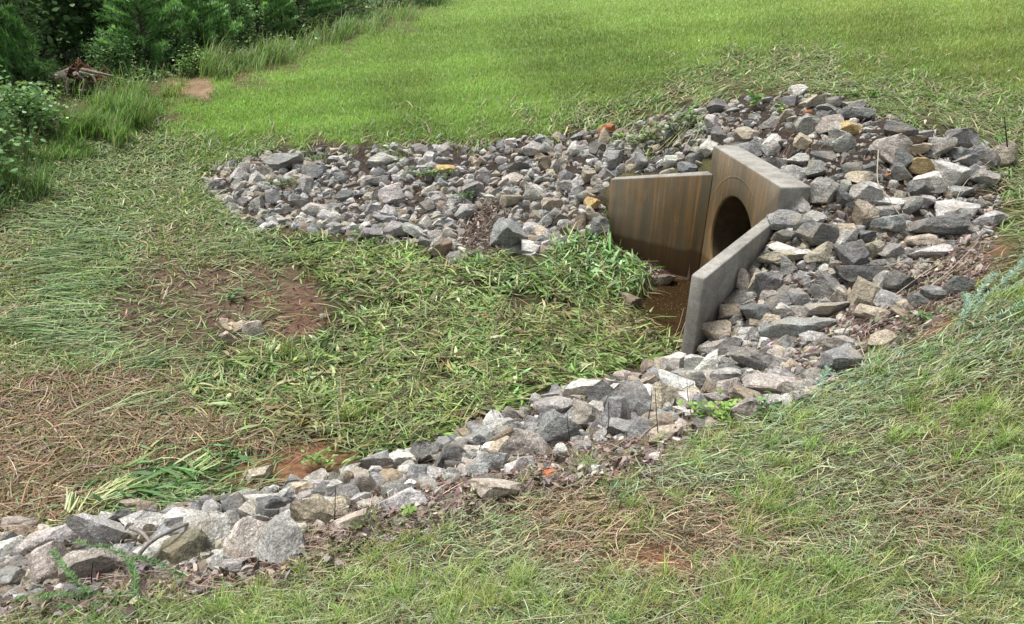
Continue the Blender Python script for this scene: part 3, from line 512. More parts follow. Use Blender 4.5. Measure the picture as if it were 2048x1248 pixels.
NAMED = {'golden ochre stone':'golden ochre stone, brightest of the pile above the headwall','big bluish boulder':'big bluish grey boulder at the foot of the far bank by cut reeds','rusty orange rock':'rusty orange rock wedged among grey stones of the far bank','layered dark boulder':'wide dark layered boulder near the grass edge of the right pile','long banded slab':'long blue grey slab with a banded face beside the near wing wall',
  'lone tan stone':'lone tan pointed stone lying on red soil below the pile','dark far bank slab':'broad dark blue grey slab atop the far bank','mossy brown boulder':'rounded mossy brown boulder in front of the pale boulder','bright orange chip':'small bright orange chip near the crest of stones','pale yellow stone':'pale yellow oblong stone beside a weed tuft on the far bank','leaning brown stone':'leaning brown stone at the edge of the cut reeds','whitish crest stone':'whitish stone on the very crest of the pile',
  'broad dark boulder':'broad dark boulder in the middle of the right pile','blue grey boulder':'smooth blue grey boulder touching the grass below the pile','dark near bank boulder':'large dark grey boulder, biggest dark one of the near bank','orange ended buff stone':'buff stone with an orange stained end in leaf litter','upright tan stone':'upright tan stone beside dead black stems','long whitish stone':'long whitish stone near the top of the far bank','square mossy stone':'square mossy stone in the near bank above dead leaves','streaked reddish slab':'streaked reddish grey slab behind the fern','tilted dark slab':'tilted dark slab with rusty underside below the near wing wall'}
used = {}
for i, (lx, ly, nm) in enumerate(LM):
    if nm in NAMED:
        k = min(range(len(big)), key=lambda j: math.hypot(big[j][0]-lx, big[j][1]-ly)); used[k] = NAMED[nm]
ORD = ['', 'second ', 'third ', 'fourth ', 'fifth ', 'sixth ', 'seventh ', 'eighth ', 'ninth ', 'tenth ', 'eleventh ', 'twelfth ']
SECT = ['right of', 'upper right of', 'above', 'upper left of', 'left of', 'lower left of', 'below', 'lower right of']
sect = {}
for j, s in enumerate(big):
    if j in used: continue
    lm = min(LM, key=lambda l: math.hypot(s[0]-l[0], (s[1]-l[1])*1.4)); dx, dy = s[0]-lm[0], lm[1]-s[1]
    k = int(round(math.degrees(math.atan2(dy, dx))/45)) % 8; sect.setdefault((lm[2], k), []).append((math.hypot(dx, dy), j))
for (nm, k), l in sect.items():
    for rnk, (_, j) in enumerate(sorted(l)):
        s = big[j]; ar = s[2]*s[3]; sz = 'large ' if ar > 4500 else 'small ' if ar < 800 else ''
        shp = 'oblong ' if s[2]/s[3] > 1.9 else 'blocky ' if s[2]/s[3] < 1.15 else ''
        d = SECT[k]; d = d if d.split()[0] in ('above', 'below') else ('to the '+d if 'of' in d else d)
        used[j] = f"{sz}{WORDC[s[5]]} {shp}stone, {ORD[rnk] if rnk < 12 else 'farthest '}{d} the {nm}" if rnk else f"{sz}{WORDC[s[5]]} {shp}stone, nearest {d} the {nm}"
def tone(c, r): return np.clip(np.array(PALC[c])*np.array([1.06, 1.045, 1.0])*math.exp(r.normal(0, .12))*np.exp(r.normal(0, .018, 3)), .01, .9)
for j, (px, py, w, h, ang, c) in enumerate(big):
    r = np.random.default_rng(1000+j)
    D = float(depth(px, min(py+(.42 if py > 720 else .36)*h, 1590)))
    near = rays(np.array(px), np.array(py)); near = np.linalg.norm(near)
    sw, sh = w*D/F_PX*(1.14 if w*h > 3600 else 1.3), h*D/F_PX*(1.28 if w*h > 3600 else 1.46); sdp = (sw+sh)*.5*r.uniform(.8, 1.05)
    V, Fc = rockshape(r, 4 if w*h > 1500 else 3)
    V = (V*np.array([sw, sdp, sh])*.5)@stone_frame(px, py, ang)
    ctr = at(px, py, D)
    o = mk('stone', V, Fc, np.full(len(Fc), 3), M_STONE, tone(c, r), smooth=True, sharp=24)
    o.location = ctr
    tag(o, used[j], 'stone', 'riprap stones round the culvert')
# stones past the three hundred largest, and the chips between them
SH2 = [rockshape(np.random.default_rng(50+k), 2) for k in range(14)]
def scatter_stones():
    g = Geo(); items = [tuple(s) for s in small]
    for zn, n, lo, hi in (('pile', 4600, 14, 34), ('nearbank', 850, 14, 38), ('litter', 90, 8, 26), ('mud', 130, 3, 9), ('apron', 46, 7, 20)):
        p = np.array(Z[zn]); px = rng.uniform(p[:, 0].min(), p[:, 0].max(), n*4); py = rng.uniform(p[:, 1].min(), p[:, 1].max(), n*4)
        ok = inpoly(px, py, Z[zn]); px, py = px[ok][:n], py[ok][:n]
        if zn == 'pile':
            gap = inpoly(px, py, [(930,420),(1010,400),(1040,470),(990,510),(920,500)]) | inpoly(px, py, [(1810,560),(1990,470),(1960,590),(1740,700),(1690,660)]) | inpoly(px, py, [(1260,255),(1400,225),(1400,275),(1300,310)]) & (rng.random(len(px)) < .25)
            px, py = px[~gap], py[~gap]
        for x, y in zip(px, py):
            if zn == 'mud': items.append((x, y, rng.uniform(lo, hi), rng.uniform(lo, hi)*.7, 0, rng.choice(list('nnnt')))); continue
            right = zn == 'pile' and x > 1380
            k = .75+.9*np.clip((y-300)/500, 0, 1)
            sz = rng.uniform(lo, hi)*k*(rng.random()**.5*.6+.4)*(.85 if right else 1.1); items.append((x, y+3, sz, sz*rng.uniform(.6, 1.0), rng.uniform(-40, 40), rng.choice(list('gdlbtpnw'), p=[.24, .15, .24, .1, .1, .08, .07, .02])))
    for k, (px, py, w, h, ang, c) in enumerate(items):
        s, o = hw_local(*hit(px, py)[:2])
        if -.3 < o < WL*.9 and abs(s) < WA+max(o, 0)*.79+.2 and k >= len(small): continue
        D = float(depth(px, py+.1*h))*1.003; V, Fc = SH2[k % 14]; V = V[:, [k % 3, (k+1) % 3, (k+2) % 3]]
        V = V*np.array([w, (w+h)*.5, h])*.5*D/F_PX@stone_frame(px, py, ang)
        g.add(V+at(px, py, D), Fc if (k % 3) == 0 else Fc, tone(c, rng))
    o = g.make('stone_rubble', M_STONE, smooth=True); o.data.set_sharp_from_angle(angle=math.radians(35)); tag(o, kind='stuff')
scatter_stones()
# ---------------------------------------------------------------- grass and litter
def samp(n, x0, x1, y0, y1, test):
    """N ground points spread evenly over the part of the view where test(px, py) holds."""
    X = []; Y = []; got = 0
    for _ in range(60):
        px = rng.uniform(x0, x1, n); py = rng.uniform(y0, y1, n); k = test(px, py); X.append(px[k]); Y.append(py[k]); got += k.sum()
        if got >= n: break
    px = np.concatenate(X)[:n]; py = np.concatenate(Y)[:n]; P = hit(px, py)
    s, o = hw_local(P[:, 0], P[:, 1]); ok = ~((o > -HW_TK-.02) & (o < WL*.86) & (np.abs(s) < WA+np.maximum(o, 0)*.79+.16) & (o < .55)) & ~((np.abs(s) < HW_W/2+.03) & (o > -.3) & (o < .1))
    return P[ok], px[ok], py[ok], depth(px[ok], py[ok])
rocky = lambda x, y: inpoly(x, y, Z['pile']) | inpoly(x, y, Z['nearbank']) | inpoly(x, y, Z['litter'])
def hd(n, mean=None, sd=.5): return rng.uniform(0, 2*PI, n) if mean is None else rng.normal(mean, sd, n)
def U(a, b, n): return rng.uniform(a, b, n)

def lawn():
    t = lambda x, y: zone('lawn', x, y, 26)
    P, px, py, D = samp(190000, -100, 2400, 0, 330, t); n = len(P)
    k = patch(px, py, 130)+.5*patch(px, py, 40)
    w = .0011*D
    c1 = pick(n, [(.245,.39,.105,5),(.29,.41,.125,4),(.19,.33,.08,3),(.37,.40,.19,1.2)], .15)
    c1 = c1*(1+.09*np.sin(px*.011+py*.13))[:, None]*(1+.22*np.clip(patch(px+900, py*1.3, 75), -1, 1))[:, None]
    warm = np.clip((px-900)/1100, 0, 1)[:, None]*.55+np.clip(k, 0, 1)[:, None]*.35
    c1 = c1*(1+.16*np.clip((900-px)/400, 0, 1))[:, None]
    c = c1*(1-warm)+c1*np.array([1.22, .97, 1.0])*warm
    return ribbons(P, hd(n), U(.03, .075, n)*(1+.012*D), w, U(.75, 1.5, n), U(.1, 1.2, n), c, 'tri')
ribbon_dark = None
tag(ribbon_obj('lawn_grass', [lawn()], M_GRASS), kind='stuff')

def mown():
    t = lambda x, y: (zone('mown', x, y+8, 34)) & ~inpoly(x+rng.normal(0, 9, len(x)), y-9+rng.normal(0, 7, len(x)), Z['pile']) | inpoly(x, y, [(1200,262),(1400,215),(1420,275),(1300,325),(1230,300)]) & (rng.random(len(x)) < .08)
    P, px, py, D = samp(36000, -100, 2450, 60, 560, t); n = len(P); wf = D/F_PX
    c = pick(n, [(.25,.28,.15,4),(.33,.33,.20,3),(.18,.25,.10,3),(.40,.34,.23,1.4),(.21,.33,.09,3)], .28)
    a = ribbons(P+np.c_[0*P[:, :2], U(0, .025, n)], hd(n), U(.08, .24, n), U(1.6, 2.7, n)*wf, U(-.1, .45, n), U(-.5, .2, n), c, 'strand', rng.normal(0, .6, n))
    P, px, py, D = samp(9000, -100, 2450, 60, 560, lambda x, y: t(x, y) & (patch(x, y, 60) > -.1)); n = len(P)
    b = ribbons(P, hd(n), U(.04, .1, n), 1.9*D/F_PX, U(.8, 1.5, n), U(.2, 1.2, n), pick(n, [(.15,.26,.05,3),(.22,.27,.1,2)], .2), 'tri')
    return [a, b]
tag(ribbon_obj('mown_grass', mown(), M_GRASS), kind='stuff')

def inleft(x, y): return (x < 560) & (y > 280) & (y < 1060) & ~rocky(x, y) & ~zone('lawn', x, y, 12) & ~inpoly(x, y, [(-700,200),(0,320),(60,330),(-700,420)])
def hay():
    parts = []
    t = lambda x, y: inleft(x, y) & ((~(zone('mud', x, y, 16) | zone('sediment', x, y, 10))) | (rng.random(len(x)) < .11)) & ((~zone('straw', x, y, 30)) | (rng.random(len(x)) < .4)) & ((~zone('reeds', x, y, 15)) | (rng.random(len(x)) < .3))
    P, px, py, D = samp(46000, -450, 640, 280, 1060, t); n = len(P); wf = D/F_PX; k = patch(px, py, 90)
    c = np.where((k+rng.normal(0, .4, n) > -.35)[:, None], pick(n, [(.235,.305,.14,4),(.33,.38,.21,3),(.16,.235,.08,3),(.09,.13,.05,2)], .28), pick(n, [(.32,.31,.18,3),(.21,.24,.11,3),(.39,.35,.23,1.5),(.12,.11,.06,1.5)], .28))
    parts.append(ribbons(P+np.c_[0*P[:, :2], U(0, .03, n)], hd(n, .45, 1.3), U(.06, .21, n), U(1.5, 2.5, n)*wf, U(-.05, .35, n), U(-.45, .1, n), c, 'strand', rng.normal(0, .5, n)))
    for bx, by, m, hh in ((70,535,120,.45),(110,575,60,.3),(30,660,110,.3),(130,500,90,.4),(100,690,90,.3),(300,730,110,.8),(530,530,70,.25),(430,500,60,.5),(240,830,60,.6),(60,450,60,.2),(500,590,30,.7)):  # swathes of long cut hay
        q = rng.normal(0, 1, (m, 2)); px = bx+q[:, 0]*48; py = np.clip(by+q[:, 1]*17-q[:, 0]*10, 290, 1050); ok = ~inpoly(px, py, Z['mud']) | (rng.random(m) < .12); px, py = px[ok], py[ok]; m = len(px); P = hit(px, py); D = depth(px, py)
        parts.append(ribbons(P+np.c_[np.zeros((m, 2)), U(.01, .07, m)], hd(m, hh, .28), U(.18, .4, m), U(1.7, 2.7, m)*D/F_PX, U(-.02, .3, m), U(-.4, .05, m), pick(m, [(.24,.34,.16,3),(.33,.41,.23,2),(.15,.24,.09,3),(.08,.12,.05,2)], .25), 'strand', rng.normal(0, .25, m)))
    P, px, py, D = samp(5200, -400, 560, 290, 1000, lambda x, y: t(x, y) & (patch(x, y, 50) > .15)); n = len(P)
    parts.append(ribbons(P, hd(n), U(.05, .13, n), 2.4*D/F_PX, U(.7, 1.4, n), U(0, 1.1, n), pick(n, [(.17,.27,.06,3),(.24,.28,.09,2)], .2), 'grass'))
    return parts
tag(ribbon_obj('cut_hay_grass', hay(), M_GRASS), kind='stuff')

def straw():
    t = lambda x, y: (zone('straw', x, y, 28) | (zone('mud', x, y, 20) & (rng.random(len(x)) < .02))) & ~rocky(x, y) & (~(zone('mud', x, y, 10) | zone('sediment', x, y, 8)) | (rng.random(len(x)) < .12))
    P, px, py, D = samp(26000, -450, 700, 500, 1080, t); n = len(P)
    c = pick(n, [(.26,.19,.12,4),(.17,.115,.07,4),(.36,.29,.2,1.6),(.13,.11,.05,2),(.20,.20,.09,1.2)], .3)
    a = ribbons(P+np.c_[0*P[:, :2], U(0, .03, n)], hd(n), U(.09, .3, n), U(1.5, 2.5, n)*D/F_PX, U(-.05, .4, n), U(-.5, .1, n), c, 'strand', rng.normal(0, .9, n))
    # twigs and stubble on the mud
    P, px, py, D = samp(900, 150, 700, 510, 740, lambda x, y: zone('mud', x, y, 12)); n = len(P)
    b = ribbons(P, hd(n), U(.02, .09, n), U(1.6, 3.4, n)*D/F_PX, U(0, .9, n), U(-.2, .6, n), pick(n, [(.05,.035,.025,3),(.26,.2,.13,2),(.12,.18,.06,1.2)], .3), 'strand')
    return [a, b]
tag(ribbon_obj('dead_straw_litter', straw(), M_DRY), kind='stuff')

def reeds():
    parts = []
    t = lambda x, y: zone('reeds', x, y, 16) & ~rocky(x, y+6) & ~inpoly(x+rng.normal(0, 12, len(x)), y+rng.normal(0, 6, len(x)), [(1308,592),(1330,572),(1390,566),(1390,670),(1356,652),(1316,626)]) & (~(zone('sediment', x, y, 8) | zone('mud', x, y, 10)) | (rng.random(len(x)) < .12)) & (patch(x+300, y*1.4, 34) > rng.normal(-.5, .35, len(x)))
    P, px, py, D = samp(15000, 340, 1400, 440, 960, t); n = len(P); dk = np.clip((px-900)/300, 0, 1)*np.clip((620-py)/80, 0, 1); k = patch(px, py, 70)
    g1 = pick(n, [(.30,.42,.14,4),(.22,.35,.10,3),(.44,.53,.27,2.6),(.12,.20,.05,3),(.34,.33,.18,1.2),(.06,.09,.025,1.6)], .28); g2 = pick(n, [(.18,.33,.12,4),(.26,.41,.18,3),(.40,.53,.29,2),(.06,.13,.035,2.5)], .25)
    c = np.where((rng.random(n) < dk)[:, None], g2, np.where((patch(px+900, py*1.4, 40)+rng.normal(0, .5, n) > .75)[:, None], pick(n, [(.34,.31,.17,3),(.25,.22,.11,3),(.15,.13,.07,2)], .25), g1))*.93*(1+.18*np.clip(patch(px+70, py*1.3+40, 48), -1, 1))[:, None]
    parts.append(ribbons(P+np.c_[0*P[:, :2], U(0, .06, n)], hd(n), U(.06, .2, n)*(1+.25*dk), U(.008, .029, n)*(1+.3*dk), U(-.25, .4, n)+.25*dk, U(-.6, .3, n), c, 'leaf', rng.normal(0, .5, n), rng.normal(0, .6, n)))
    P, px, py, D = samp(7500, 340, 1400, 440, 960, t); n = len(P)
    parts.append(ribbons(P+np.c_[0*P[:, :2], U(0, .07, n)], hd(n), U(.08, .3, n), U(1.3, 2.6, n)*D/F_PX, U(-.1, .5, n), U(-.4, .2, n), pick(n, [(.36,.40,.19,2.5),(.20,.29,.09,3),(.26,.23,.12,2),(.08,.085,.035,3.5)], .28), 'strand', rng.normal(0, .4, n)))
    # stubble clumps still standing in the basin
    for bx, by, m, ht in ((580,710,70,.16),(620,730,60,.15),(700,850,80,.2),(880,830,60,.16),(740,840,70,.16),(1095,735,30,.14),(620,520,60,.15),(760,520,40,.14),(630,560,40,.1),(690,500,50,.14),(560,720,60,.14),(665,560,40,.12)):
        q = rng.normal(0, 1, (m, 2)); P = hit(bx+q[:, 0]*16, by+q[:, 1]*7)
        parts.append(ribbons(P, hd(m), U(.5, 1.1, m)*ht, U(.005, .013, m), U(.9, 1.5, m), U(.1, 1.2, m), pick(m, [(.26,.34,.08,3),(.17,.27,.06,3),(.20,.14,.04,1.2)], .2), 'grass'))
    # heap of pulled broad blades at the corner of the near bank
    t2 = lambda x, y: zone('reedpile', x, y, 10)
    P, px, py, D = samp(230, 100, 500, 870, 1050, t2); n = len(P)
    parts.append(ribbons(P+np.c_[0*P[:, :2], U(0, .06, n)], hd(n, .35, .95), U(.10, .26, n), U(.008, .024, n), U(-.15, .4, n), U(-.5, .1, n), pick(n, [(.10,.22,.07,3),(.18,.33,.12,3),(.05,.12,.04,2),(.38,.44,.2,1.4)], .2), 'leaf', rng.normal(0, .3, n), rng.normal(0, .7, n)))
    for bx, by, hh in ((215,990,.9),(225,1000,.7),(385,950,.8),(190,1015,.6),(150,1030,2.0)):
        m = 22; q = rng.normal(0, 1, (m, 2)); P = hit(bx+q[:, 0]*9, by+q[:, 1]*6)
        parts.append(ribbons(P+np.c_[np.zeros((m, 2)), U(.01, .06, m)], hd(m, hh, .2), U(.07, .16, m), U(.006, .011, m), U(.1, .5, m), U(-.1, .3, m), pick(m, [(.50,.55,.30,3),(.42,.5,.2,2)], .12), 'strand'))
    return parts
tag(ribbon_obj('cut_reed_leaves', reeds(), M_LEAF), kind='stuff')

def fore(x, y): return (y > 700) & (y > 1235-.27*x) & ~inpoly(x, y, Z['nearbank']) & ~inpoly(x, y, Z['pile']) | (x > 1560) & (y > 480) & ~inpoly(x, y, Z['pile']) & (y > 1560-.52*x)
def foreground():
    parts = []
    t = lambda x, y: fore(x, y) & ((~zone('litter', x, y, 14)) | (rng.random(len(x)) < .25)) & ((~zone('redsoil', x, y, 26)) | (rng.random(len(x)) < .4)) & ((~zone('redslope', x, y, 16)) | (rng.random(len(x)) < .25))
    P, px, py, D = samp(64000, -350, 2500, 480, 1580, t); n = len(P); k = patch(px, py, 120)
    gr = pick(n, [(.28,.32,.18,4),(.38,.41,.26,3),(.18,.23,.095,3.5),(.13,.12,.07,2)], .3); br = pick(n, [(.34,.27,.18,4),(.22,.155,.10,3.5),(.44,.37,.26,2),(.25,.25,.13,2.5),(.09,.065,.04,1.5)], .3)
    c = np.where((k+rng.normal(0, .45, n)-.6*inpoly(px, py, Z['forewet']) > -.45)[:, None], gr, br)
    parts.append(ribbons(P+np.c_[0*P[:, :2], U(0, .025, n)], hd(n), U(.03, .11, n), U(1.2, 2.1, n)*D/F_PX, U(-.1, .6, n), U(-.7, .3, n), c, 'strand', rng.normal(0, .8, n)))
    P, px, py, D = samp(2100, -300, 2450, 560, 1560, lambda x, y: t(x, y) & (patch(x, y, 80)+.3 > rng.normal(0, .5, len(x)))); n = len(P)   # living tufts
    m = 20; I = np.repeat(np.arange(n), m); big_ = np.repeat(U(.55, 1.35, n), m); Q = P[I]+np.c_[rng.normal(0, .016, (n*m, 2))*big_[:, None], np.zeros(n*m)]
    tc = pick(n, [(.27,.37,.11,4),(.33,.40,.14,3),(.17,.28,.07,3),(.36,.37,.17,1)], .2)[I]*np.exp(rng.normal(0, .15, (n*m, 1)))
    parts.append(ribbons(Q, hd(n*m), U(.04, .115, n*m)*big_, np.maximum(1.7*D[I]/F_PX, .0018), U(.75, 1.5, n*m), U(-.1, 1.2, n*m), tc, 'grass', rng.normal(0, .3, n*m)))
    P, px, py, D = samp(130, -200, 2450, 560, 1560, t); n = len(P)      # long loose hay stems
    parts.append(ribbons(P+np.c_[0*P[:, :2], U(.02, .06, n)], hd(n, .6, 1.1), U(.12, .34, n), U(1.5, 2.4, n)*D/F_PX, U(-.02, .25, n), U(-.3, .05, n), pick(n, [(.38,.39,.24,3),(.31,.36,.23,3),(.40,.33,.22,2)], .2), 'strand', rng.normal(0, .4, n)))
    t3 = lambda x, y: zone('weedslope', x, y, 16) | inpoly(x, y, [(1150,1000),(1250,960),(1380,900),(1560,820),(1700,760),(1680,860),(1500,960),(1250,1010)]) & (rng.random(len(x)) < .5)
    P, px, py, D = samp(3000, 1100, 2300, 520, 1030, t3); n = len(P)   # dense blue-green swathe below the stones
    parts.append(ribbons(P+np.c_[0*P[:, :2], U(0, .05, n)], hd(n, .55, 1.7), U(.04, .13, n), U(1.3, 2.2, n)*D/F_PX, U(-.05, .6, n), U(-.5, .4, n), pick(n, [(.25,.33,.18,4),(.35,.42,.28,2.4),(.15,.22,.085,3),(.31,.29,.18,2),(.08,.10,.045,1.6)], .3), 'strand', rng.normal(0, .5, n)))
    return parts
tag(ribbon_obj('foreground_grass', foreground(), M_GRASS), kind='stuff')

def litter():
    t = lambda x, y: zone('litter', x, y, 14) | zone('nearbank', x, y, 4) & (rng.random(len(x)) < .12) | inpoly(x, y, [(920,420),(1010,395),(1050,470),(1000,512),(900,515)]) | inpoly(x, y, [(1810,520),(1990,450),(1970,600),(1740,720),(1560,760),(1500,700)]) & (rng.random(len(x)) < .7) | inpoly(x, y, [(1212,472),(1230,470),(1378,552),(1378,576),(1300,560)]) | zone('pile', x, y, 3) & (rng.random(len(x)) < .1)
    X = rng.uniform(-100, 2050, 150000); Y = rng.uniform(180, 1260, 150000); k = t(X, Y); X, Y = X[k], Y[k]
    A = Z['apron']; ex = rng.uniform(1190, 1470, 2600); ey = rng.uniform(462, 592, 2600); k = inpoly(ex, ey, A); X = np.r_[X, ex[k]]; Y = np.r_[Y, ey[k]]
    P = hit(X, Y); s_, o_ = hw_local(P[:, 0], P[:, 1]); ok = ~((o_ > -HW_TK-.03) & (o_ < .45) & (np.abs(s_) < HW_W/2+.03)) & ~((o_ > 0) & (o_ < WL) & (np.abs(np.abs(s_)-WA-o_*.79-.07) < .12)); P = P[ok]; n = len(P); sz = U(.022, .065, n)
    c = pick(n, [(.25,.205,.175,4),(.35,.295,.255,3),(.11,.085,.07,2.5),(.47,.41,.36,2),(.24,.15,.10,.7)], .25)
    a = ribbons(P+np.c_[0*P[:, :2], U(0, .03, n)], hd(n), sz, sz*U(.22, .5, n), U(-.9, 1.2, n), U(-1.5, 1.2, n), c, 'litter', rng.normal(0, 1.2, n), rng.normal(0, 1.0, n))
    q = 44; Q = hit(rng.normal(484, 18, q), rng.normal(662, 8, q)); z_ = U(.05, .1, q); lf = ribbons(Q+np.c_[np.zeros((q, 2)), U(0, .05, q)], hd(q), z_, z_*U(.35, .6, q), U(-.5, 1.2, q), U(-1.2, 1.0, q), pick(q, [(.42,.34,.25,3),(.30,.23,.17,2)], .15), 'litter', rng.normal(0, .8, q), rng.normal(0, .8, q))
    k = rng.random(n) < .6; P = P[k]; n = len(P)
    b = ribbons(P+np.c_[0*P[:, :2], U(0, .03, n)], hd(n), U(.05, .2, n), U(.002, .004, n), U(-.2, .5, n), U(-.5, .2, n), pick(n, [(.16,.115,.09,3),(.34,.27,.22,2)], .25), 'strand', rng.normal(0, .7, n))
    return [a, b, lf]
tag(ribbon_obj('dead_leaves', litter(), M_DRY), kind='stuff')

def tallgrass():
    parts = []
    for poly, n, L0, L1, hh, pal in (
        ([(60,330),(110,285),(170,215),(240,190),(330,195),(330,225),(270,260),(230,300),(120,330)], 3600, .15, .5, .35, [(.17,.31,.08,4),(.25,.38,.13,3),(.11,.21,.06,3),(.3,.3,.15,1.4)]),
        ([(330,165),(430,140),(560,110),(700,62),(880,-2),(900,2),(720,62),(560,118),(440,155)], 2900, .2, .65, .3, [(.17,.28,.08,4),(.24,.35,.15,3),(.10,.18,.05,3),(.28,.26,.15,1.5)]),
        ([(-250,480),(0,380),(60,320),(110,330),(90,400),(0,430),(-250,540)], 2600, .15, .4, .4, [(.15,.26,.09,4),(.24,.36,.14,3),(.10,.17,.06,3)]),
        ([(230,205),(300,185),(380,165),(330,205),(260,225)], 700, .12, .3, .4, [(.19,.28,.07,4),(.25,.3,.1,2)])):
        p = np.array(poly); P, px, py, D = samp(n, p[:, 0].min(), p[:, 0].max(), max(0, p[:, 1].min()), p[:, 1].max(), lambda x, y: inpoly(x+rng.normal(0, 14, len(x)), y+rng.normal(0, 9, len(x)), poly) & (patch(x*1.3+200, y*2.2, 26) > rng.normal(-.15, .45, len(x)))); n = len(P); hv = np.clip(.75+.45*patch(px+50, py*2, 34), .35, 1.25)
        parts.append(ribbons(P, hd(n, hh, .9), U(L0, L1, n)*hv, 1.7*D/F_PX, U(1.0, 1.5, n), U(-.1, .9, n), pick(n, pal, .2), 'grass', rng.normal(0, .3, n)))
    return parts
tag(ribbon_obj('tall_edge_grass', tallgrass(), M_GRASS), kind='stuff')

def undergrowth():
    poly = [(70,330),(120,205),(230,185),(330,158),(450,125),(560,95),(700,50),(890,0),(640,0),(500,30),(300,85),(0,190),(-200,400),(40,420)]
    P, px, py, D = samp(11000, -200, 900, 0, 430, lambda x, y: inpoly(x+rng.normal(0, 8, len(x)), y+rng.normal(0, 5, len(x)), poly)); n = len(P)
    up = np.abs(patch(px*1.5, py*3, 30))*.35*rng.random(n)+.02; sz = U(.03, .075, n)*np.clip(D/11, .7, 1.6)
    a = ribbons(P+np.c_[np.zeros((n, 2)), up], hd(n), sz, sz*U(.4, .75, n), U(-.2, .8, n), U(-.8, .3, n), pick(n, [(.20,.33,.12,4),(.28,.42,.18,3),(.11,.20,.07,3),(.36,.40,.18,1),(.25,.2,.12,.6)], .25), 'leaf', 0.0, rng.normal(0, .6, n))
    m = 3500; i = rng.integers(0, n, m)
    b = ribbons(P[i], hd(m), U(.1, .45, m), 1.5*D[i]/F_PX, U(.8, 1.5, m), U(.2, 1.3, m), pick(m, [(.19,.31,.1,4),(.27,.36,.16,2),(.3,.25,.16,1)], .25), 'grass')
    return [a, b]
tag(ribbon_obj('undergrowth', undergrowth(), M_LEAF), kind='stuff')

# ---------------------------------------------------------------- trees and shrubs of the wood's edge
def limb(g, a, b, r0, r1, bend=.08, n=5):
    p = np.linspace(a, b, n); L = np.linalg.norm(b-a); p[1:-1] += rng.normal(0, bend*L/3, (n-2, 3)); V, F = tube(p, np.linspace(r0, r1, n), 6); g.add(V, F); return p
def leaves(centers, per, spread, lsz, pal, droop=.3):
    n = len(centers)*per; C = np.repeat(centers, per, 0)+rng.normal(0, 1, (n, 3))*spread
    sh = np.repeat(np.exp(rng.normal(0, .22, (len(centers), 1))), per, 0)
    return ribbons(C, hd(n), U(.7, 1.3, n)*lsz, U(.55, .8, n)*lsz, rng.normal(droop*.3, .5, n), rng.normal(-droop, .5, n), pick(n, pal, .16)*sh, 'leaf', rng.normal(0, .3, n), rng.normal(0, .6, n), follow=False)
def broadleaf(name, base, H, Rr, ncl, per, lsz, pal, label, cat, group, low=.05, trunk=.05):
    o = empty(name, tuple(base)); tag(o, label, cat, group); B = np.array(base); g = Geo(); top = B+np.array([rng.normal(0, .08)*H, rng.normal(0, .08)*H, H*.9])
    p = limb(g, B-np.array([0, 0, .1]), top, trunk, trunk*.25, .1, 7); cl = []
    for _ in range(ncl):
        f = rng.uniform(low, 1)**.8; s = p[min(int(f*6), 6)]; rr = Rr*math.sqrt(max(.05, 1-(2*f*.85-.75)**2)); a = rng.uniform(0, 2*PI); q = rr*math.sqrt(rng.uniform(.12, 1))
        e = np.array([s[0]+q*math.cos(a), s[1]+q*math.sin(a), B[2]+H*f+rng.normal(0, .08)*H]); e[2] = max(e[2], B[2]+.06)
        cl.append(e)
        if rng.random() < .35: limb(g, s, e, trunk*.3, trunk*.08, .12, 4)
    g.make('trunk', M_BARK, o, True, B)
    ribbon_obj('crown', [leaves(np.array(cl), per, Rr*.13+.03, lsz, pal)], M_LEAF, o, B); return o
def pine(base, H, label, R0=.55, pal=None, nb=80):
    o = empty('pine_sapling', tuple(base)); tag(o, label, 'pine tree', 'young pines at the wood edge'); B = np.array(base); g = Geo()
    top = B+np.array([rng.normal(0, .05), rng.normal(0, .05), H]); limb(g, B-np.array([0, 0, .1]), top, .035, .006, .03, 7); T = []; A = []
    for k in range(nb):
        f = .06+.92*(k/nb); s = B+(top-B)*f; a = k*2.4+rng.normal(0, .4); L = R0*(1.08-f)*rng.uniform(.65, 1.15)+.08
        e = s+np.array([math.cos(a)*L, math.sin(a)*L, L*rng.uniform(.15, .6)]); limb(g, s, e, .010, .004, .05, 4)
        for u in np.linspace(.3, 1, max(3, int(L*12))): T.append(s+(e-s)*u); A.append((e-s)/np.linalg.norm(e-s))
    T = np.array(T); A = np.array(A); m = 34; n = len(T)*m; dirs = np.repeat(A, m, 0)*.8+rng.normal(0, .6, (n, 3)); dirs /= np.linalg.norm(dirs, axis=1, keepdims=True)
    hdg = np.arctan2(dirs[:, 1], dirs[:, 0]); el = np.arcsin(dirs[:, 2]); pal = pal or [(.30,.55,.21,4),(.41,.62,.29,3),(.21,.43,.15,3)]
    dist = np.linalg.norm(B-CAM)
    nd = ribbons(np.repeat(T, m, 0)+rng.normal(0, .012, (n, 3)), hdg, U(.09, .17, n), 1.25*dist/F_PX, el, el-.25, pick(n, pal, .15), 'tri', 0.0, None, follow=False)
    g.make('trunk', M_BARK, o, True, B); ribbon_obj('crown', [nd], M_LEAF, o, B); return o
G1 = [(.19,.34,.13,4),(.28,.44,.20,3),(.11,.21,.08,3),(.36,.5,.28,.6)]; G2 = [(.18,.32,.12,4),(.26,.41,.18,3),(.10,.20,.08,3)]; G3 = [(.17,.28,.12,4),(.23,.36,.16,3),(.11,.19,.08,3)]
G4 = [(.13,.25,.06,4),(.2,.33,.1,3),(.08,.16,.04,3)]
def base_at(px, py): return hit(np.array(float(px)), np.array(float(py)))
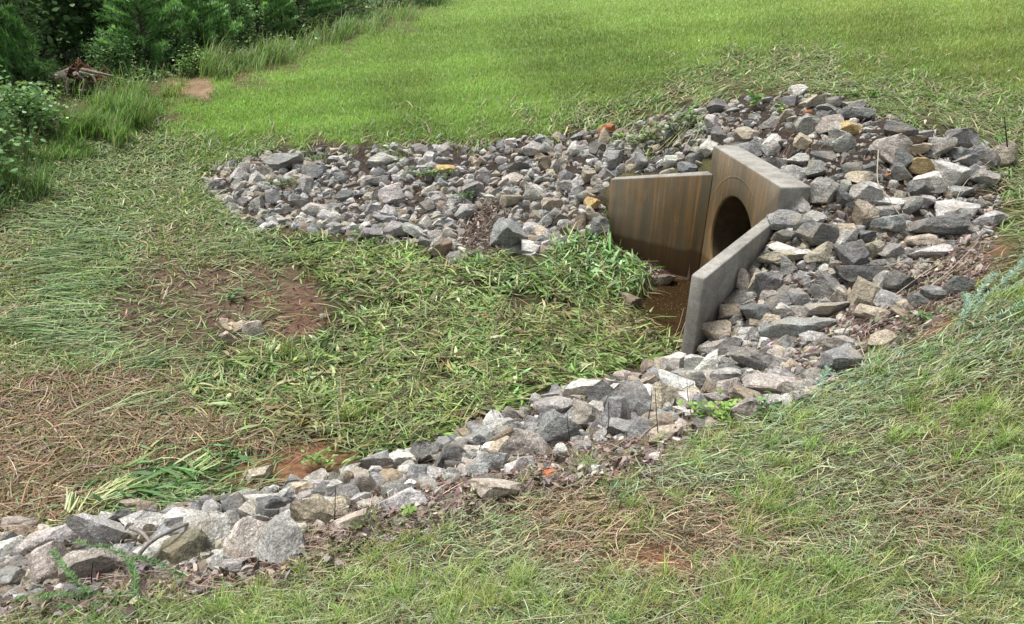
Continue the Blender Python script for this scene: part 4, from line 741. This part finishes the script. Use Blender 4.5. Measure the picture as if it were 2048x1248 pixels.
# the leafy bush at the picture's left edge, then the shrubs of the edge from near to far
for px, py, H, Rr, ncl, per, lsz, pal, lab in (
    (-55,325,1.7,.55,150,22,.07,G1,'broadleaf bush with pale lobed leaves at the left edge of the clearing, nearest the camera'),
    (60,268,.55,.5,80,16,.06,G1,'low leafy scrub in front of the fallen trunk at the left'),
    (-150,380,1.6,.9,120,18,.075,G1,'leafy bush beyond the left edge of the picture'),
    (60,165,1.5,.6,80,14,.06,G2,'thin leaved bush behind the grey fallen trunk'),
    (185,120,1.7,.75,130,18,.055,G2,'dense dark green shrub rising right behind the uprooted root plate'),
    (245,152,.6,.5,90,18,.05,G1,'small leafy shrub right of the uprooted root plate'),
    (232,108,1.9,.5,110,18,.06,G2,'tall leafy shrub between the stump and the biggest pine sapling'),
    (352,132,.6,.45,80,16,.055,G1,'shrub with small pale leaves between two pine saplings'),
    (478,96,1.1,.5,90,16,.06,G1,'shrub with shiny pale leaves standing over the tall grass'),
    (430,120,.6,.45,70,14,.06,G4,'low bright bush by the worn path at the wood edge'),
    (395,150,.35,.35,50,12,.05,G4,'knee high yellow green bush beside the bare patch'),
    (560,70,1.6,.8,100,16,.08,G2,'dark shrub behind the tall grass halfway along the wood edge'),
    (690,38,2.2,1.1,110,16,.11,G2,'dusty green shrub behind tall grass towards the far end of the wood edge'),
    (800,10,2.4,1.3,110,16,.13,G2,'farthest shrub of the wood edge where it meets the lawn')):
    broadleaf('shrub', base_at(px, max(py, 2)), H, Rr, ncl, per, lsz, pal, lab, 'shrub', 'shrubs at the wood edge')
for px, py, H, R0, lab in (
    (300,140,2.6,.85,'biggest pine sapling of the wood edge, bright green and full to the ground'),
    (405,122,2.2,.75,'pine sapling with soft drooping sprays beside the pale leaved shrub'),
    (120,120,2.0,.5,'pine sapling standing in dark shade behind the fallen trunk'),
    (40,185,1.3,.5,'pale green pine sapling between the left bush and the fallen trunk'),
    (205,112,2.4,.65,'pine sapling behind the shrubs above the root plate'),
    (520,84,2.4,.95,'pine sapling rising behind tall grass right of the shiny leaved shrub'),
    (448,100,2.6,.75,'slender pine sapling behind the shiny leaved shrub'),
    (600,62,2.8,1.1,'pine sapling far along the wood edge, half hidden by tall grass'),
    (360,90,3.0,.8,'tall pine sapling behind the biggest one'),
    (650,30,3.0,1.0,'farthest pine sapling of the wood edge')):
    pine(base_at(px, max(py, 2)), H, lab, R0)
k = 0
fdesc = ['behind the left bush', 'behind the fallen trunk', 'above the root plate', 'behind the biggest pine sapling', 'behind the drooping pine sapling', 'behind the shiny leaved shrub', 'behind the tall grass', 'at the far end of the wood']
for i, (bx, by) in enumerate([(-7.6,9.6),(-9.0,11.2),(-8.2,13.0),(-8.6,14.8),(-7.2,16.4),(-9.4,17.6),(-7.6,19.2),(-6.9,21.5),(-9.6,21.0),(-7.2,24.5),(-6.3,28.0),(-9.5,26.0),(-5.6,32.5),(-8.6,31.5),(-11.2,13.6),(-11.4,18.6),(-12.2,23.6),(-4.6,38.0),(-8.0,38.5),(-10.6,9.0)]):
    H = rng.uniform(4.2, 6.5); bx -= 1.6; b = np.array([bx, by, float(gh(bx, by))]); f = min(7, max(0, int((by-9)/4)))
    broadleaf('forest_tree', b, H, rng.uniform(1.3, 1.7), 190, 14, .15, G3, f"dark shaded tree of the wood {fdesc[f]}", 'tree', 'shaded trees deep in the wood', .02, .09)
# fallen trunk with its torn-up root plate
def stump():
    B = base_at(150, 186); o = empty('fallen_tree', tuple(B)); tag(o, 'grey fallen tree trunk with torn up root plate lying at the wood edge', 'fallen tree')
    D = float(depth(150, 186)); g = Geo(); A = at(20, 176, D*1.03); M = at(90, 160, D*1.02); E = at(140, 157, D)
    V, F = tube(smoothpath([A, M, at(118, 156, D), E, at(160, 158, D*.995)], 4), np.r_[np.linspace(.07, .10, 9), np.linspace(.12, .24, 8)], 12); g.add(V, F); g.make('trunk', M_OLDWOOD, o, True, B)
    g = Geo()
    V, F = rockshape(np.random.default_rng(5), 3); g.add(V*np.array([.27, .2, .22])+at(170, 158, D*1.02), F)
    for t_ in range(34):
        a = rng.uniform(-.7, 3.8); r = rng.uniform(.2, .5); c = at(170, 152, D*.985); e = c+RT*math.cos(a)*r+UP*math.sin(a)*r*.55+FW*rng.normal(0, .12)-np.array([0, 0, .05])
        V, F = tube(smoothpath([c, c*.6+e*.4+rng.normal(0, .06, 3), c*.25+e*.75+rng.normal(0, .07, 3), e], 3), np.linspace(.022, .004, 10), 6); g.add(V, F)
    g.make('root_plate', M_ROOT, o, True, B)
    g = Geo()
    for pts in ([(140,158),(134,174),(136,190)],[(152,152),(150,146),(168,160),(163,188)],[(160,146),(185,152),(196,178)],[(165,140),(195,146),(228,152)]):
        P = smoothpath([at(x, y, D*.97) for x, y in pts], 4); V, F = tube(P, np.linspace(.04, .010, len(P)), 7); g.add(V, F)
    g.make('root', M_OLDWOOD, o, True, B)
stump()

# ---------------------------------------------------------------- single weeds, stalks and scraps
def pathpts(pts, lift=0.0):
    P = np.array([at(x, y, float(depth(x, y))*(1-l)) for x, y, l in pts]); P[:, 2] += lift; return smoothpath(P, 5)
def feather(name, label, cat, paths, leaf, w, n, pal, mat=M_LEAF, r=.004, group=None, spread=1.0):
    P0 = pathpts(paths[0]); o = empty(name, tuple(P0[0])); tag(o, label, cat, group); g = Geo(); parts = []
    for pts in paths:
        P = pathpts(pts); V, F = tube(P, np.linspace(r, r*.3, len(P)), 5); g.add(V, F, pal[0][:3])
        u = rng.uniform(.08, 1, n)*(len(P)-1); i = np.clip(u.astype(int), 0, len(P)-2); Q = P[i]+(P[i+1]-P[i])*(u-i)[:, None]; d = P[i+1]-P[i]; h = np.arctan2(d[:, 1], d[:, 0])
        parts.append(ribbons(Q, h+rng.choice([-1, 1], n)*U(.6, 1.3, n)*spread, U(.6, 1.2, n)*leaf, w, U(-.3, 1.0, n), U(-.4, .7, n), pick(n, pal, .15), 'leaf', 0.0, rng.normal(0, .5, n), follow=False))
    g.make('stem', mat, o, True, P0[0]); ribbon_obj('foliage', parts, mat, o, P0[0]); return o
BG = [(.27,.40,.30,4),(.36,.48,.38,2),(.18,.29,.19,3)]
feather('feathery_weed', 'blue green feathery weed sprawling at the right edge beside the stones', 'weed', [[(1900,668,0),(1960,612,.015),(2010,580,.02),(2070,560,.02)],[(1925,645,.01),(1945,600,.03),(1990,545,.05)],[(1900,660,0),(1980,640,.02),(2060,600,.03)],[(1940,620,.02),(1930,590,.04)],[(1950,612,.02),(2010,560,.04),(2050,520,.05)]], .035, .005, 260, BG)
feather('feathery_weed', 'blue green feathery weed fallen over the grass below the blue grey boulder', 'weed', [[(1628,800,0),(1640,765,.02),(1660,735,.03)],[(1690,760,.01),(1760,720,.015),(1880,690,.015)],[(1600,800,.01),(1660,775,.015),(1760,760,.015)]], .035, .005, 200, BG)
FN = [(.14,.25,.10,4),(.21,.33,.15,2),(.09,.16,.06,3)]
feather('trailing_fern', 'dark green fern with two arching fronds over the pale stones at the lower left', 'fern', [[(180,1190,.04),(140,1150,.11),(104,1100,.15)],[(280,1230,.02),(262,1130,.10),(225,1100,.14),(150,1085,.14)],[(262,1112,.11),(310,1125,.10),(365,1155,.06)],[(70,1195,.03),(150,1192,.05),(260,1190,.04)],[(40,1210,.02),(130,1215,.03),(230,1205,.03)],[(20,1200,.04),(90,1190,.06),(180,1180,.07)],[(265,1200,.03),(270,1160,.08),(262,1125,.11)]], .021, .0035, 240, FN, r=.002, spread=1.0)
LG = [(.24,.40,.09,4),(.32,.48,.14,3),(.15,.28,.06,2)]
def seedling(px, py, nleaf, H, lsz, pal, label, name='seedling', cat='seedling', spread=22):
    D = float(depth(px, py))*.985; B = at(px, py, D); o = empty(name, tuple(B)); tag(o, label, cat, 'green seedlings among the stones'); g = Geo(); parts = []
    for _ in range(nleaf):
        e = B+RT*rng.normal(0, spread)*D/F_PX+np.array([0, rng.normal(0, .03), abs(rng.normal(.5, .3))*H]); V, F = tube(smoothpath([B, (B+e)/2+rng.normal(0, .01, 3), e], 3), np.linspace(.002, .0012, 7), 4); g.add(V, F, (.2, .3, .08))
        for q in range(3):
            parts.append(ribbons(e[None]+rng.normal(0, .008, (1, 3)), hd(1), U(.8, 1.3, 1)*lsz, U(.6, .8, 1)*lsz, U(-.2, .6, 1), U(-.8, .1, 1), pick(1, pal, .15), 'leaf', 0.0, rng.normal(0, .4, 1), follow=False))
    g.make('stem', M_LEAF, o, False, B); ribbon_obj('foliage', parts, M_LEAF, o, B)
seedling(1445,832,34,.10,.034,LG,'lime green seedling with rounded leaves at the near bank behind the grass', spread=30)
seedling(1530,825,14,.07,.03,FN,'darker green seedling beside a long buff stone of the near bank')
seedling(1512,212,16,.16,.05,[(.14,.32,.06,3),(.22,.42,.1,2)],'small green seedling between stones just below the crest', spread=12)
seedling(1562,225,8,.10,.04,LG,'tiny lime seedling between stones left of the orange chip', spread=8)
seedling(1380,245,30,.18,.04,[(.18,.34,.1,3),(.3,.45,.18,2)],'leafy weed standing where the stone pile meets the mown slope', spread=16)
seedling(1345,262,22,.12,.05,FN,'dark green weed low among tan stones behind the far wing wall', spread=18)
seedling(1255,285,14,.12,.04,LG,'yellow green weed among stones above the tall upright stone', spread=16)
seedling(1725,195,40,.10,.04,[(.16,.28,.08,3),(.22,.34,.12,2)],'spreading green weed over stones at the right end of the crest', spread=34)
seedling(1300,280,30,.10,.04,[(.18,.28,.1,3),(.25,.33,.14,2)],'low green weeds in the stony gap behind the far wing wall', spread=34)
seedling(865,350,34,.08,.04,[(.14,.24,.08,3),(.22,.31,.12,2)],'weed tuft growing through the middle of the far bank', spread=26)
seedling(560,372,30,.10,.035,[(.13,.18,.09,3),(.18,.22,.12,2)],'dull green weed among the grey stones near the tip of the far bank', spread=20)
seedling(935,392,12,.06,.04,[(.13,.22,.09,3)],'pale mossy weed beside a squarish stone of the far bank', spread=14)
seedling(640,930,22,.08,.026,[(.18,.30,.08,3),(.26,.38,.13,2)],'bright green seedling on reddish silt behind the near bank', spread=18)
seedling(820,1040,4,.08,.03,LG,'single light green shoot among dead leaves of the near bank', spread=6)
seedling(1850,640,10,.04,.04,FN,'low green seedling on red soil under the right pile', spread=20)
seedling(470,590,8,.05,.05,FN,'small green sprig on the bare mud patch', spread=12)
def stalks(name, label, cat, paths, r, mat, group=None):
    P0 = pathpts(paths[0]); o = empty(name, tuple(P0[0])) if len(paths) > 1 else None
    if o is not None: tag(o, label, cat, group)
    for pts in paths:
        P = pathpts(pts); g = Geo(); V, F = tube(P, np.linspace(r, r*.55, len(P)), 6); g.add(V, F)
        q = g.make('stem' if o is not None else name, mat, o, True, P0[0])
        if o is None: q.location = P0[0]; tag(q, label, cat, group)
    return o
def upright(px, py, tx, ty, lift=.12):           # a stem standing at a pixel's ground, its tip at another pixel
    D = float(depth(px, py)); return [(px, py, lift*.3), ((px+tx)/2+rng.normal(0, 1.5), (py+ty)/2, 1-D*.955/float(depth((px+tx)/2, (py+ty)/2))), (tx, ty, 1-D*.95/float(depth(tx, ty)))]
GS = 'dead black stems on the near bank'
for a, lab in ((((1316,868,1310,775),),'dead black stem standing before the upright tan stone'),(((1294,850,1304,770),),'dead black stem left of the upright tan stone'),(((1383,830,1374,760),),'dead black stem between whitish slabs right of the upright tan stone'),
               (((1214,870,1217,803),),'dead black stem in front of the square blue grey stone'),(((1140,882,1134,820),),'dead black stem before the large dark boulder'),(((668,1050,671,975),),'dead black stem behind the long pinkish flat stone of the near bank'),(((183,1165,186,1125),),'short dead black twig on the streaked reddish slab'),(((958,905,964,885),),'short dead black stem left of the buff stone')):
    stalks('dead_stalk', lab, 'stem', [upright(*a[0])], .0028, M_TWIG, GS)
stalks('dead_stalk', 'thin black stake standing in the grass right of the pile', 'stem', [upright(2016,305,2009,233)], .006, M_TWIG)
stalks('dead_stalk', 'thin black stem behind the top of the far wing wall', 'stem', [upright(1329,305,1327,272)], .004, M_TWIG)
stalks('dead_weed', 'bundle of pale dead stems standing in the far bank', 'dead weed', [upright(1113,385,1143,250), upright(1116,385,1122,280), upright(1118,384,1131,300), upright(1114,386,1112,285)], .004, M_STALK)
stalks('straw_stalk', 'pale long stem lying down the pile below the golden ochre stone', 'stem', [[(1757,300,.02),(1755,360,.03),(1772,390,.03),(1822,462,.02)]], .005, M_STALK)
stalks('straw_stalk', 'pale branched stem leaning across the right pile towards the grass', 'dead weed', [[(1800,612,.02),(1880,560,.03),(1945,515,.03)],[(1845,585,.02),(1900,540,.04),(1955,485,.05)],[(1790,590,.01),(1850,545,.03),(1890,520,.03)],[(1700,560,.02),(1800,525,.03),(1900,525,.03)]], .0042, M_STALK)
stalks('straw_stalk', 'thin pale grass stem leaning over the free end of the near wing wall', 'dead weed', [[(1335,735,.0),(1400,655,.05),(1445,625,.05)],[(1340,730,.0),(1372,640,.04),(1385,610,.06)],[(1325,742,.0),(1395,690,.05),(1430,665,.05)],[(1300,735,.0),(1350,670,.03),(1368,615,.05)]], .0022, M_STALK)
stalks('straw_stalk', 'pale bent stem across the top right stones by the grass', 'dead weed', [[(1905,420,.02),(1935,360,.03),(2010,300,.02)],[(1940,285,.02),(1955,262,.03),(1962,250,.03)]], .003, M_STALK)
stalks('straw_stalk', 'fallen pale stem lying on litter right of the slab with banded face', 'stem', [[(1716,672,.01),(1726,705,.02),(1742,738,.01)]], .004, M_STALK)
stalks('hay_stalk', 'long pale hay stem across the lower right grass', 'stem', [[(1590,1205,.02),(1660,1185,.03),(1740,1150,.03),(1860,1112,.02)]], .0035, M_STALK, 'long hay stems on the foreground grass')
stalks('hay_stalk', 'long straight hay stem pointing up the bare foreground slope', 'stem', [[(1452,1075,.02),(1530,1035,.03),(1680,965,.02)]], .003, M_STALK, 'long hay stems on the foreground grass')
stalks('hay_stalk', 'long thin hay stem lying across the bare mud patch', 'stem', [[(330,648,.01),(400,610,.015),(640,565,.01)]], .0035, M_STALK)
stalks('fallen_branch', 'bent grey branch lying over the near bank stones', 'branch', [[(276,1112,.09),(300,1085,.12),(345,1060,.13),(420,1030,.12)],[(262,1056,.11),(285,1066,.12),(300,1085,.12)]], .011, M_BRANCH)
def lump(name, px, py, w, h, label, cat, mat, seed, n=3):
    D = float(depth(px, py+.2*h)); g = Geo(); r = np.random.default_rng(seed)
    for k in range(n):
        V, F = rockshape(r, 3); sc = np.array([w, (w+h)/2, h])*.5*D/F_PX*(1 if k == 0 else r.uniform(.4, .65))
        g.add(V*sc@stone_frame(px, py, r.uniform(-30, 30))+(0 if k == 0 else RT*r.normal(0, w*.35)*D/F_PX), F)
    o = g.make(name, mat, None, True); o.location = at(px, py, D); tag(o, label, cat)
lump('clay_lump', 1103, 950, 32, 26, 'crumbling orange clay lump in dead leaves below the near bank', 'clay lump', M_CLAY, 3)
lump('clay_lump', 1775, 352, 26, 10, 'thin orange clay crumbs between stones above the broad dark ones', 'clay lump', M_CLAY, 4)
